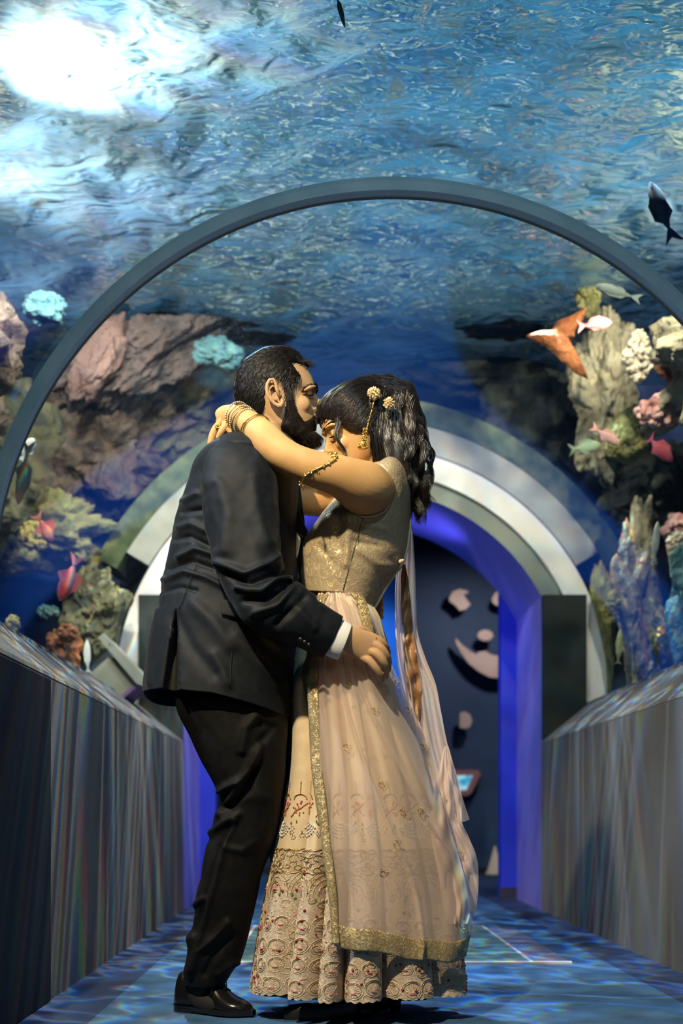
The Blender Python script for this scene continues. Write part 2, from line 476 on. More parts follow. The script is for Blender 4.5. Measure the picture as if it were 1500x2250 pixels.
# hall beyond
struct(MB().box((-3, YM, 0), (4, YM + .1, 3.2)).build('wall_far', M_hall, smooth=False))
struct(MB().box((-3, YM - .03, 0), (4, YM, .06)).build('baseboard_far', mat('base_far', (.02, .015, .012), .6), smooth=False))
struct(MB().box((-3, YP, 3.0), (4, YM, 3.1)).build('ceiling', mat('hall_ceiling', (.04, .05, .12), .8), smooth=False))
struct(MB().box((-3.1, YP, 0), (-3, YM, 3.1)).build('wall_left_hall', M_hall, smooth=False))
struct(MB().box((4, YP, 0), (4.1, YM, 3.1)).build('wall_right_hall', M_hall, smooth=False))
struct(MB().box((1.9, YP, 0), (4, YP + .12, 3.1)).build('wall_hall_near', M_hall, smooth=False))
struct(MB().box((-3, YP, 0), (-1.5, YP + .12, 3.1)).build('wall_hall_near', M_hall, smooth=False))
M_bluecol = mat('column_blue', (.01, .20, .80), .5)
tag(MB().box((.12, 8.4, 0), (.60, 8.8, 2.6)).build('display_column', M_bluecol, smooth=False),
    'bright blue square column beyond the tunnel, seen just right of the woman\'s waist', 'column')
bcl = lamp('column_lamp', 'SPOT', (.25, 7.5, 2.35), (.35, 8.4, 1.2), 45, (.2, .6, 1.0), .08, 80, .8)

# ornaments on the far wall
M_orn = noisy(mat('plywood_ornament', rough=.6), (.62, .42, .34), (.72, .52, .42), 6, 3)
def flat(name, pts, Y, th, m, parent=None):
    """outline in frame pixels, cut from a board of thickness th standing at depth Y"""
    q = [P(x, y, Y) for x, y in pts]
    n = len(q)
    vs = [tuple(v) for v in q] + [(v.x, v.y + th, v.z) for v in q]
    fs = [tuple(range(n)), tuple(range(2 * n - 1, n - 1, -1))] + [(i, i + n, (i + 1) % n + n, (i + 1) % n) for i in range(n)]
    return link(name, vs, fs, m, parent, smooth=False)
YO = YM - .16
tag(flat('wall_ornament', [(986, 1316), (994, 1300), (1010, 1294), (1026, 1298), (1030, 1302), (1018, 1306), (1024, 1316), (1033, 1328), (1024, 1338), (1010, 1342), (1000, 1330), (988, 1322)], YO, .03, M_orn),
    'pale irregular cut-out high on the dark far wall, left of the crescent', 'wall ornament')
tag(flat('wall_ornament', [(1080, 1316), (1088, 1302), (1098, 1298), (1112, 1304), (1118, 1322), (1104, 1334), (1090, 1330), (1082, 1324)], YO, .03, M_orn),
    'pale rounded cut-out on the far wall, half hidden by the blue door jamb', 'wall ornament')
tag(flat('wall_ornament', [(1066 + 17 * math.cos(a), 1396 + 12 * math.sin(a)) for a in [i * .3 for i in range(21)]], YO, .03, M_orn),
    'small pale oval cut-out just above the crescent on the far wall', 'wall ornament')
cres = [(1000, 1402), (1014, 1416), (1032, 1430), (1046, 1438), (1052, 1432), (1066, 1430), (1078, 1438), (1096, 1442), (1120, 1436), (1140, 1420),
        (1134, 1450), (1116, 1476), (1098, 1490), (1076, 1488), (1052, 1476), (1030, 1458), (1012, 1434), (1002, 1414)]
tag(flat('wall_ornament', cres, YO, .05, M_orn),
    'large pale crescent cut-out standing off the dark blue far wall', 'wall ornament')
tag(flat('wall_ornament', [(1010, 1566), (1022, 1564), (1032, 1570), (1037, 1584), (1032, 1597), (1022, 1601), (1010, 1599)], YO, .05, M_orn),
    'small pale half-round cut-out low on the far wall beside the veil', 'wall ornament')
scr = thing('wall_screen', P(1010, 1720, YM - .1), 'lit turquoise screen in a slanted pink frame on the far wall', 'screen')
flat('frame', [(975, 1692), (1050, 1692), (1056, 1700), (1036, 1742), (1028, 1748), (975, 1748)], YM - .12, .1, noisy(mat('pink_frame', rough=.5), (.45, .18, .17), (.55, .25, .22), 5), scr)
m_scr = mat('screen_glow', (.02, .1, .14), .3)
def screen_nodes(m):
    N, L, b = nset(m)
    tc = N.new('ShaderNodeTexCoord'); no = N.new('ShaderNodeTexNoise'); no.inputs['Scale'].default_value = 14
    L.new(tc.outputs['Object'], no.inputs['Vector'])
    cr = N.new('ShaderNodeValToRGB')
    cr.color_ramp.elements[0].position = .4; cr.color_ramp.elements[0].color = (.02, .35, .6, 1)
    cr.color_ramp.elements[1].position = .6; cr.color_ramp.elements[1].color = (.5, .85, .95, 1)
    L.new(no.outputs[0], cr.inputs[0]); L.new(cr.outputs[0], b.inputs['Emission Color'])
    b.inputs['Emission Strength'].default_value = .8
screen_nodes(m_scr)
flat('screen', [(982, 1704), (1038, 1704), (1024, 1736), (982, 1736)], YM - .128, .008, m_scr, scr)
cone = MB()
c0 = P(1087, 1925, 9.9); c0.z = 0
cone.tube([c0 + Vector((0, 0, .005)), c0 + Vector((0, 0, .03)), c0 + Vector((0, 0, .031)), c0 + Vector((0, 0, .26))], [.085, .085, .07, .006], 20)
tag(cone.build('floor_cone', mat('cone_pale', (.75, .55, .38), .6)), 'small pale cone standing on the floor at the foot of the far wall', 'cone')

# tilted information stand on the left parapet
M_stand = noisy(mat('stand_metal', rough=.45, metal=.2), (.25, .27, .23), (.32, .34, .29), 4, 3)
YS = 5.6
st = thing('information_stand', P(262, 1500, YS), 'grey tilted information stand perched on the left parapet behind the man', 'information stand')
def slab(name, quad, Y0, Y1, m):
    return flat(name, quad, Y0, Y1 - Y0, m, st)
slab('board', [(215, 1401), (226, 1391), (322, 1490), (317, 1508), (300, 1502)], YS, YS + .34, M_stand)
slab('bracket', [(243, 1440), (198, 1479), (258, 1541), (300, 1502)], YS + .04, YS + .30, noisy(mat('stand_bracket', rough=.6), (.22, .23, .18), (.27, .28, .22), 4, 3))
slab('foot_strip', [(256, 1537), (262, 1542), (305, 1505), (298, 1500)], YS + .03, YS + .31, mat('stand_violet', (.20, .10, .26), .5))
sb_ = MB(); q_ = P(241, 1416, YS - .001)
sb_.ball(q_, .004, 8, 6); sb_.build('screw', M_panel, st)
# ------------------------------------------------------------------ the tank around the tunnel
from mathutils import noise as mn
YT = 7.05
def tank_back():
    n = 96
    inner = [(XC + 1.32, 0.3)] + [(XC + 1.32 * math.cos(a), ZC + 1.32 * math.sin(a)) for a in [math.pi * i / n for i in range(n + 1)]] + [(XC - 1.32, .3)]
    def outer(x, z):
        dx, dz = x - XC, max(z - ZC, -.9)
        k = min(4.4 / max(abs(dx), 1e-6), (3.5 - ZC) / dz if dz > 1e-6 else 9e9)
        return (XC + dx * k, ZC + dz * k if z > ZC else z)
    vs = [(x, YT, z) for x, z in inner] + [(*([outer(x, z)][0][:1]), YT, outer(x, z)[1]) for x, z in inner]
    m_ = len(inner)
    fs = [(i, i + 1, m_ + i + 1, m_ + i) for i in range(m_ - 1)]
    return link('wall_tank_back', vs, fs, M_tank, smooth=False)
M_tank = noisy(mat('tank_blue', rough=.8), (.004, .014, .05), (.010, .035, .14), 1.5, 4)
struct(tank_back())
struct(MB().box((-4.3, -.6, .3), (-4.2, YT, 3.5)).build('wall_tank_left', M_tank, smooth=False))
struct(MB().box((4.6, -.6, .3), (4.7, YT, 3.5)).build('wall_tank_right', M_tank, smooth=False))

M_bed = noisy(mat('tank_bed', rough=.95), (.05, .06, .05), (.14, .14, .10), 7, 6, .8, 30)
struct(MB().box((-4.2, -.6, .3), (XC - 1.302, YT - .005, 1.12)).build('floor_tank_left', M_bed, smooth=False))
struct(MB().box((XC + 1.302, -.6, .3), (4.6, YT - .005, 1.12)).build('floor_tank_right', M_bed, smooth=False))

def water_mat():
    m = bpy.data.materials.new('water'); m.use_nodes = True
    nt = m.node_tree; N, L = nt.nodes, nt.links
    N.remove(N['Principled BSDF']); out = N['Material Output']
    tc = N.new('ShaderNodeTexCoord')
    def nz(scale, st, det, dist=0.0):
        mp = N.new('ShaderNodeMapping'); mp.inputs['Scale'].default_value = st
        L.new(tc.outputs['Object'], mp.inputs[0])
        n = N.new('ShaderNodeTexNoise'); n.inputs['Scale'].default_value = scale; n.inputs['Detail'].default_value = det
        n.inputs['Distortion'].default_value = dist
        L.new(mp.outputs[0], n.inputs['Vector'])
        return n
    a = nz(7, (.75, 1.2, 1), 1.5, .9); b = nz(2.6, (1, .8, 1), 1, .5); c = nz(20, (.6, 1.4, 1), 1, .6)
    s1 = N.new('ShaderNodeMath'); s1.operation = 'MULTIPLY_ADD'; s1.inputs[1].default_value = 2.2; L.new(b.outputs[0], s1.inputs[0]); L.new(a.outputs[0], s1.inputs[2])
    s2 = N.new('ShaderNodeMath'); s2.operation = 'MULTIPLY_ADD'; s2.inputs[1].default_value = .28; L.new(c.outputs[0], s2.inputs[0]); L.new(s1.outputs[0], s2.inputs[2])
    bp = N.new('ShaderNodeBump'); bp.inputs['Strength'].default_value = 1.0; bp.inputs['Distance'].default_value = .055
    L.new(s2.outputs[0], bp.inputs['Height'])
    gl = N.new('ShaderNodeBsdfGlossy'); gl.inputs['Roughness'].default_value = .04; gl.inputs['Color'].default_value = (.70, .90, .97, 1)
    L.new(bp.outputs[0], gl.inputs['Normal'])
    tl = N.new('ShaderNodeBsdfTranslucent'); tl.inputs[0].default_value = (.50, .74, .86, 1)
    bp2 = N.new('ShaderNodeBump'); bp2.inputs['Strength'].default_value = 1.0; bp2.inputs['Distance'].default_value = .07
    L.new(s2.outputs[0], bp2.inputs['Height']); L.new(bp2.outputs[0], tl.inputs['Normal'])
    m1 = tl
    m2 = N.new('ShaderNodeMixShader'); m2.inputs[0].default_value = .55; L.new(m1.outputs[0], m2.inputs[1]); L.new(gl.outputs[0], m2.inputs[2])
    L.new(m2.outputs[0], out.inputs[0])
    return m
M_water = water_mat()
def water():
    nx, ny = 240, 240
    xs = np.linspace(-4.2, 4.6, nx); ys = np.linspace(-.6, YT, ny)
    X, Y = np.meshgrid(xs, ys)
    Z = WZ + .010 * np.sin(7 * X + 2.1 * np.sin(3 * Y)) * np.cos(11 * Y + 1.3 * np.sin(4 * X)) + .006 * np.sin(17 * Y + 3 * np.sin(5 * X)) + .004 * np.sin(23 * X + 9 * Y)
    vs = np.stack([X, Y, Z], -1).reshape(-1, 3)
    I = np.arange((ny - 1) * nx).reshape(ny - 1, nx)[:, :-1].ravel()
    fs = np.stack([I, I + 1, I + 1 + nx, I + nx], 1)
    o = link('water_surface', vs, fs, M_water)
    return tag(o, 'rippling blue underside of the water surface above the acrylic tunnel', 'water', kind='stuff')
water()

def rock_mesh(c, r, seed, sub=5, amp=.28, freq=1.6, fine=.07):
    bm = bmesh.new()
    bmesh.ops.create_icosphere(bm, subdivisions=sub, radius=1)
    off = Vector((seed * 3.17, seed * 1.93, seed * 7.7))
    for v in bm.verts:
        d = v.co.normalized()
        k = 1 + amp * mn.fractal(d * freq + off, 1.0, 2.1, 5) * 1.6 + fine * mn.ridged_multi_fractal(d * freq * 4 + off, .9, 2.1, 4, 1, 2) - fine
        v.co = Vector((d.x * r[0], d.y * r[1], d.z * r[2])) * k + c
    vs = [v.co.copy() for v in bm.verts]; fs = [tuple(v.index for v in f.verts) for f in bm.faces]
    bm.free()
    return vs, fs
def reefmat(name, c1, c2, c3, sc=7):
    m = mat(name, rough=.9)
    noisy(m, c1, c2, sc, 8, 1.0, 22, lo=.32, hi=.72, bdist=.04, extra=[(.52, tuple((a + b) / 2 for a, b in zip(c1, c2))), (.62, c3)])
    return m
RM = {
 'olive': reefmat('reef_olive', (.02, .03, .02), (.22, .20, .10), (.10, .11, .05)),
 'brown': reefmat('reef_brown', (.03, .03, .035), (.34, .24, .17), (.12, .11, .09)),
 'dark': reefmat('reef_dark', (.006, .010, .014), (.05, .06, .04), (.02, .03, .02)),
 'pale': reefmat('reef_pale', (.08, .08, .05), (.52, .46, .30), (.28, .25, .15)),
 'mauve': reefmat('reef_mauve', (.06, .05, .055), (.21, .16, .15), (.12, .09, .09)),
 'pink': reefmat('reef_pink', (.20, .125, .12), (.30, .20, .18), (.25, .16, .15), 5),
 'moss': reefmat('reef_moss', (.06, .07, .02), (.45, .42, .14), (.22, .23, .07)),
 'orange': reefmat('reef_orange', (.25, .07, .015), (.55, .20, .06), (.40, .12, .03), 6),
 'rust': reefmat('reef_rust', (.10, .04, .02), (.42, .16, .06), (.2, .09, .03)),
 'yellow': reefmat('coral_yellow', (.25, .20, .03), (.70, .60, .15), (.45, .38, .08), 12),
 'cream': reefmat('coral_cream', (.35, .30, .20), (.80, .72, .55), (.6, .52, .38), 12),
 'rose': reefmat('coral_rose', (.40, .18, .16), (.80, .55, .48), (.6, .33, .3), 12),
 'turq': reefmat('lump_turquoise', (.03, .12, .16), (.14, .30, .32), (.07, .2, .24), 9),
 'teal': reefmat('coral_teal', (.03, .12, .14), (.20, .35, .30), (.1, .2, .2), 12),
}
_rs = [0]
def rock(px, py, Y, rx, ry, m, label, depth=None, ang=0, sub=5, amp=.28, freq=1.6, grp=None):
    _rs[0] += 1
    k = Y / F
    c = P(px, py, Y)
    vs, fs = rock_mesh(Vector((0, 0, 0)), (rx * k, (depth or min(rx, ry)) * k, ry * k), _rs[0], sub, amp, freq)
    Rm = Matrix.Rotation(-math.radians(ang), 3, 'Y')
    vs = [Rm @ v for v in vs]
    vs = [v + c for v in vs]
    # keep reef clear of the acrylic and under the water
    q = []
    for v in vs:
        d = Vector((v.x - XC, 0, v.z - ZC)); l = d.length
        if l < RT + .07 and l > 1e-6:
            d *= (RT + .07) / l; v = Vector((XC + d.x, v.y, ZC + d.z))
        v.z = min(v.z, WZ - .03); v.y = min(v.y, YT - .01)
        q.append(v)
    return tag(link('reef_rock', q, fs, RM[m]), label, 'rock', grp)

# left side
rock(-40, 1010, 6.0, 150, 170, 'olive', 'olive reef mass at the far left edge behind the steel ring', sub=6)
rock(210, 985, 6.75, 190, 120, 'brown', 'broad brown-green reef mass left of the man\'s shoulder', ang=18, sub=6, amp=.35)
rock(400, 890, 6.85, 150, 95, 'olive', 'olive reef slope just behind the man\'s head', ang=25, sub=6, amp=.35)
rock(90, 1165, 6.2, 130, 75, 'moss', 'mossy yellow-green boulder over the blue gap at the left', sub=6, amp=.4)
rock(300, 1075, 6.95, 130, 45, 'brown', 'narrow brown ledge slanting down to the arch collar at the left', ang=32, sub=6, amp=.4)
rock(205, 1350, 6.0, 66, 92, 'olive', 'dark olive boulder beside the left foot of the arch', sub=6, amp=.35)
rock(135, 1445, 5.6, 38, 55, 'rust', 'rust and olive boulder low against the left parapet', sub=5, amp=.4)
rock(345, 745, 6.2, 210, 85, 'mauve', 'large mauve reef shelf just under the surface at the left', ang=35, sub=6, amp=.3)
rock(215, 790, 6.0, 40, 100, 'pink', 'smooth pink tongue of rock below the steel ring at the left', ang=-32, sub=5, amp=.18, depth=40)
rock(560, 620, 6.3, 90, 30, 'mauve', 'thin mauve rock rim near the surface above the man', ang=-20, sub=5, amp=.35)
rock(480, 775, 5.9, 52, 30, 'turq', 'bright turquoise coral lump left of the man\'s hair', ang=-8, sub=5, amp=.25)  # plain turquoise lump close under the water surface
rock(95, 675, 5.2, 45, 32, 'turq', 'pale turquoise lump outside the ring at the left edge', ang=-10, sub=5, amp=.3)
# right side
rock(1325, 850, 5.9, 62, 150, 'pale', 'tall pale craggy rock column right of the orange coral', sub=6, amp=.3)
rock(1170, 950, 6.7, 130, 110, 'dark', 'very dark rock hollow above the right side of the arch', sub=5)
rock(1060, 800, 6.8, 160, 70, 'dark', 'low dark reef crest behind the flowers in the hair', sub=5, amp=.3, ang=-10)
rock(1120, 640, 6.2, 90, 45, 'olive', 'olive reef patch near the surface above the orange coral', sub=5, amp=.4)
rock(1385, 955, 5.6, 48, 62, 'moss', 'smooth rounded green boulder below the pale rock column', sub=5, amp=.08, ang=-30)
rock(1440, 1080, 6.0, 110, 90, 'dark', 'dark blue-green rock between the round boulder and the pink coral', sub=5, amp=.3)
rock(1395, 1330, 5.7, 42, 190, 'pale', 'tall pale-green rock pillar right of the arch', sub=6, amp=.35)
rock(1322, 1400, 6.1, 28, 150, 'moss', 'narrow moss-covered rock against the right foot of the arch', sub=6, amp=.3)
rock(1388, 1425, 5.4, 14, 80, 'rust', 'thin rust-coloured rock spur in front of the pale-green pillar', sub=5, amp=.3)
rock(1450, 1420, 5.6, 40, 90, 'olive', 'olive rock low above the right parapet', sub=6, amp=.4)
rock(1350, 1300, 6.6, 45, 60, 'dark', 'black rock block under the end of the outer arch collar', sub=5, amp=.15)
rock(1640, 760, 4.9, 190, 170, 'pale', 'big pale sunlit rock beyond the right edge near the surface', sub=6, amp=.35, depth=260)
rock(1560, 1350, 5.0, 80, 160, 'teal', 'blue-green rock at the right edge above the parapet', sub=5, amp=.35)
rock(-160, 760, 5.0, 170, 160, 'brown', 'brown rock beyond the left edge outside the steel ring', sub=5, amp=.35, depth=260)

def coral(px, py, Y, w, h, m, label, n=40, r=.18, seed=1, cat='coral'):
    rnd = random.Random(seed)
    k = Y / F; c = P(px, py, Y); mb = MB()
    mb.ball(c, (w * k * .8, min(w, h) * k * .7, h * k * .8), 16, 12)
    for i in range(n):
        a = rnd.uniform(0, 2 * math.pi); z = rnd.uniform(-1, 1); q = math.sqrt(1 - z * z)
        p = c + Vector((w * k * .85 * q * math.cos(a), -abs(min(w, h) * k * .75 * q * math.sin(a)), h * k * .85 * z))
        rr = r * min(w, h) * k * rnd.uniform(.6, 1.3)
        mb.ball(p, rr, 8, 6)
        if rnd.random() < .4: mb.ball(p + Vector((rnd.uniform(-1, 1), -1, rnd.uniform(-1, 1))) * rr * .7, rr * .6, 8, 6)
    return tag(mb.build('coral', RM[m]), label, cat)
coral(1398, 785, 5.2, 34, 62, 'cream', 'knobbly cream coral high on the right, left of the steel ring', 90, .2, 1)
coral(1450, 905, 5.2, 60, 34, 'rose', 'pink and white lumpy coral above the crimson fish at the right edge', 80, .26, 2)
coral(1490, 1205, 5.1, 32, 40, 'cream', 'round cauliflower-like cream coral at the right edge', 120, .14, 3)
coral(1485, 1160, 5.6, 34, 30, 'rose', 'dull pink coral at the right edge above the cauliflower-like one', 40, .3, 4)
coral(28, 1376, 5.0, 17, 26, 'yellow', 'pale yellow-green coral tuft just above the left parapet', 60, .22, 5)
coral(105, 1345, 5.7, 26, 14, 'teal', 'small blue-green coral in the blue gap at the left', 50, .3, 6)
coral(75, 1180, 5.75, 34, 32, 'yellow', 'yellow-green coral below the orange-red fish pair at the left', 90, .22, 7)
coral(148, 1392, 5.5, 24, 20, 'rust', 'orange-brown coral cluster on the olive boulder at the left', 60, .25, 8)
coral(1345, 1325, 5.7, 18, 30, 'yellow', 'yellow mossy tuft beside the right dark panel', 50, .3, 9)
coral(1462, 1395, 5.2, 20, 24, 'yellow', 'pale yellow coral just above the right parapet', 50, .25, 10)
coral(1290, 662, 5.8, 26, 40, 'moss', 'green coral hanging close to the surface at the right', 50, .3, 11)

def blade(name, outline, Y, th, m, label=None, cat=None, parent=None, curl=0.0):
    """star-shaped outline (frame pixels) blown up to a lens of thickness th metres"""
    q = [P(x, y, Y) for x, y in outline]
    c = sum(q, Vector()) / len(q)
    # resample
    pts = []
    for i, a in enumerate(q):
        b = q[(i + 1) % len(q)]
        for t in (0, .25, .5, .75): pts.append(a.lerp(b, t))
    n = len(pts); vs, fs = [], []
    K = 7
    for side in (-1, 1):
        for k in range(K):
            r = 1 - k / K
            h = th * math.sqrt(max(0, 1 - r * r)) * side * .5
            for p in pts:
                v = c.lerp(p, r); vs.append(Vector((v.x, v.y + h + curl * (v.x - c.x) * 2, v.z)))
        vs.append(Vector((c.x, c.y + side * th * .5, c.z)))
    S = K * n + 1
    for s_ in (0, 1):
        o = s_ * S
        for k in range(K - 1):
            for i in range(n):
                j = (i + 1) % n
                f = (o + k * n + i, o + k * n + j, o + (k + 1) * n + j, o + (k + 1) * n + i)
                fs.append(f if s_ == 0 else f[::-1])
        for i in range(n):
            j = (i + 1) % n
            f = (o + (K - 1) * n + i, o + (K - 1) * n + j, o + K * n)
            fs.append(f if s_ == 0 else f[::-1])
    for i in range(n):
        j = (i + 1) % n
        fs.append((i, S + i, S + j, j))
    o = link(name, vs, fs, m, parent)
    if label: tag(o, label, cat)
    return o
blade('sea_fan', [(1152, 738), (1180, 728), (1208, 728), (1225, 705), (1262, 690), (1292, 672), (1278, 708), (1262, 722), (1262, 742), (1240, 752), (1238, 775), (1268, 802), (1292, 834), (1262, 820), (1235, 795), (1200, 762)],
      5.6, .10, RM['orange'], 'bright orange branching sea fan at the upper right behind the acrylic', 'sea fan')
blade('sea_fan', [(1430, 805), (1460, 825), (1478, 800), (1500, 770), (1520, 780), (1500, 810), (1490, 840), (1462, 838)], 5.4, .06, RM['rust'],
      'rusty pink sea fan at the right edge under the ring', 'sea fan')
blade('sea_fan', [(560, 484), (600, 484), (585, 520), (572, 560), (600, 590), (650, 605), (660, 625), (610, 612), (568, 580), (560, 530)], 5.7, .05, RM['pink'],
      'thin pink branching sea fan close under the surface just inside the ring', 'sea fan')

def fish(px, py, Y, L_, H_, ang, m, label, tail=.28, mfin=None, depth=.35, dors=.35):
    """fish with its head towards ang (degrees anticlockwise from frame right)"""
    k = Y / F; L_, H_ = L_ * k, H_ * k
    c = P(px, py, Y)
    t = thing('fish', c, label, 'fish')
    R_ = Matrix.Rotation(-math.radians(ang), 3, 'Y')
    prof = [(.5, .02), (.47, .22), (.40, .55), (.28, .85), (.12, 1.0), (-.05, .92), (-.2, .68), (-.32, .40), (-.40, .22), (-.44, .18)]
    vs, fs, n = [], [], 14
    for x, h in prof:
        for j in range(n):
            a = 2 * math.pi * j / n
            vs.append(R_ @ Vector((x * L_, H_ * .5 * h * math.cos(a) * depth, H_ * .5 * h * math.sin(a))) + c)
    for i in range(len(prof) - 1):
        for j in range(n):
            j2 = (j + 1) % n
            fs.append((i * n + j, i * n + j2, (i + 1) * n + j2, (i + 1) * n + j))
    fs.append(tuple(range(n - 1, -1, -1))); fs.append(tuple((len(prof) - 1) * n + j for j in range(n)))
    body = link('body', vs, fs, m, t)
    def fin(name, pts, th=.004):
        q = [(x * L_, z * H_) for x, z in pts]; nn = len(q)
        v = [R_ @ Vector((x, -th, z)) + c for x, z in q] + [R_ @ Vector((x, th, z)) + c for x, z in q]
        f = [tuple(range(nn)), tuple(range(2 * nn - 1, nn - 1, -1))] + [(i, i + nn, (i + 1) % nn + nn, (i + 1) % nn) for i in range(nn)]
        link(name, v, f, mfin or m, t, smooth=False)
    fin('tail_fin', [(-.42, .08), (-.42, -.08), (-.42 - tail, -.55), (-.42 - tail * .6, 0), (-.42 - tail, .55)])
    fin('dorsal_fin', [(.25, .40), (.1, .48 + dors * .6), (-.2, .30 + dors), (-.3, .18)])
    fin('anal_fin', [(.05, -.45), (-.15, -.35 - dors * .8), (-.3, -.16)])
    e = MB().ball(R_ @ Vector((.38 * L_, -H_ * depth * .24, H_ * .08)) + c, H_ * .045, 8, 6)
    e.build('eye', M_eye, t)
    return t
M_eye = mat('fish_eye', (.01, .01, .01), .1)
FR = noisy(mat('fish_red', rough=.4), (.75, .04, .03), (.85, .30, .28), 14, 2)
FO = noisy(mat('fish_orange', rough=.4), (.60, .12, .05), (.70, .25, .12), 14, 2)
FP = noisy(mat('fish_pink', rough=.4), (.70, .28, .22), (.80, .45, .38), 14, 2)
FC = noisy(mat('fish_crimson', rough=.4), (.45, .06, .06), (.50, .12, .18), 14, 2)
FS = noisy(mat('fish_silver', rough=.3, metal=.3), (.45, .50, .46), (.75, .78, .70), 14, 2)
FG = noisy(mat('fish_green', rough=.7), (.05, .10, .06), (.22, .30, .18), 14, 2)
FB = noisy(mat('fish_dark', rough=.85), (.004, .008, .007), (.02, .035, .028), 14, 2)
FW = noisy(mat('fish_white', rough=.35), (.60, .66, .60), (.85, .88, .80), 14, 2)
fish(148, 1278, 4.7, 92, 34, -112, FR, 'bright red fish diving at the left above the parapet', dors=.6)
fish(100, 1165, 4.8, 60, 26, -60, FO, 'rust-red fish at the left, upper of the two red fish', dors=.7)
fish(50, 1050, 4.4, 120, 26, -100, FG, 'long green fish hanging head down near the left edge')
fish(62, 985, 4.6, 52, 30, 60, FW, 'bright white fish just right of the steel ring at the left edge', dors=.2)
fish(192, 1440, 5.5, 70, 15, 92, FW, 'thin white upright fish beside the information stand', dors=.1, tail=.15)
fish(1450, 455, 3.9, 120, 36, 112, FB, 'dark fish swimming upwards outside the ring at the upper right', dors=.3)
fish(748, 25, 3.4, 75, 10, -75, FB, 'slender dark fish at the very top of the tunnel vault', tail=.2, dors=.2)
fish(1312, 712, 5.1, 66, 28, 8, FR, 'orange-red fish touching the tip of the orange sea fan', dors=.2)
fish(1335, 960, 4.9, 62, 22, -32, FP, 'pink fish in front of the smooth green boulder', tail=.3)
fish(1452, 990, 4.8, 70, 30, -45, FC, 'crimson fish with a blunt body near the right edge', tail=.15)
fish(1290, 982, 5.3, 60, 26, 10, FG, 'faint green fish left of the pink one')
fish(1440, 1190, 5.0, 90, 16, 84, FS, 'thin silver upright fish above the right parapet', tail=.12, dors=.1)
fish(1360, 1420, 5.3, 76, 15, 86, noisy(mat('fish_yellow', rough=.4), (.45, .45, .20), (.62, .60, .35), 14, 2), 'pale yellow upright fish beside the rust-coloured spur', tail=.1, dors=.1)
fish(1350, 640, 4.6, 90, 24, 162, FB, 'dark fish just inside the ring at the right', dors=.2)
# ------------------------------------------------------------------ helpers for figures
S0 = F / YC   # pixels per metre at the couple

def W(x, y, dy=0.0):
    """frame position of a point standing dy metres behind the couple's plane"""
    return P(x, y, YC + dy)

def cr_interp(xs, ys, q):
    """smooth (Catmull-Rom) interpolation on a non-uniform table"""
    xs = np.asarray(xs, float); ys = np.asarray(ys, float); q = np.clip(np.asarray(q, float), xs[0], xs[-1])
    m = np.gradient(ys, xs)
    d = np.diff(ys) / np.diff(xs)
    for i in range(1, len(xs) - 1):
        if d[i - 1] * d[i] <= 0: m[i] = 0
    i = np.clip(np.searchsorted(xs, q, side='right') - 1, 0, len(xs) - 2)
    h = xs[i + 1] - xs[i]; t = (q - xs[i]) / h
    return ((2 * t ** 3 - 3 * t ** 2 + 1) * ys[i] + (t ** 3 - 2 * t ** 2 + t) * h * m[i] + (-2 * t ** 3 + 3 * t ** 2) * ys[i + 1] + (t ** 3 - t ** 2) * h * m[i + 1])

class ZL:
    """loft of horizontal sections; rows = (py, xl, xr, yc, half_depth[, power])"""
    def __init__(s, rows, taper=0.0, face=1, power=1.0):
        s.r = np.array([r[:5] for r in rows], float); s.taper = taper; s.face = face; s.power = power
    def par(s, py):
        return [cr_interp(s.r[:, 0], s.r[:, k], py) for k in (1, 2, 3, 4)]
    def pos(s, t, py, off=0.0):
        """t in 0..1: 0 = left, .25 = towards the camera, .5 = right; off = offset in px"""
        t = np.asarray(t, float); py = np.asarray(py, float)
        xl, xr, yc, b = s.par(py)
        th = 2 * np.pi * t
        c, sn = np.cos(th), np.sin(th)
        xm, a = (xl + xr) / 2, (xr - xl) / 2
        x = xm - (a + off) * np.sign(c) * np.abs(c) ** s.power
        w = 1 - s.taper * np.maximum(-c * s.face, 0) ** 2
        y = yc - (b * w + off / S0) * np.sign(sn) * np.abs(sn) ** s.power
        return np.stack([(x - VX) / S0, YC + y, EYE + (VY - py) / S0 + 0 * t], -1)
    def tx(s, x, py):
        """near-side parameter t whose frame-plane x is given"""
        xl, xr, yc, b = s.par(py)
        c = np.clip(((xl + xr) / 2 - x) / ((xr - xl) / 2), -1, 1)
        return np.arccos(np.sign(c) * np.abs(c) ** (1 / s.power)) / (2 * np.pi)
    def grid(s, n, pys, t0=0.0, t1=1.0):
        closed = (t1 - t0) > .999
        ts = np.linspace(t0, t1, n, endpoint=not closed)
        T, Y_ = np.meshgrid(ts, pys)
        return s.pos(T, Y_), T, Y_, closed

def to_surface(zl, x, y):
    """frame position -> (x, y) on the near side of a loft, allowing for its nearness"""
    xs, ys = x, y
    for _ in range(4):
        Yd = float(zl.pos(zl.tx(xs, ys), ys)[1])
        xs, ys = VX + (x - VX) * Yd / YC, VY - (VY - y) * Yd / YC
    return xs, ys

def seen_from_side(V):
    """frame px of points as if all were on the camera side"""
    Yn = YC - np.abs(V[..., 1] - YC)
    return VX + V[..., 0] * F / Yn, VY - (V[..., 2] - EYE) * F / Yn

def grid_faces(nr, nc, closed):
    I, J = np.meshgrid(np.arange(nr - 1), np.arange(nc if closed else nc - 1), indexing='ij')
    J2 = (J + 1) % nc
    return np.stack([I * nc + J, (I + 1) * nc + J, (I + 1) * nc + J2, I * nc + J2], -1).reshape(-1, 4)

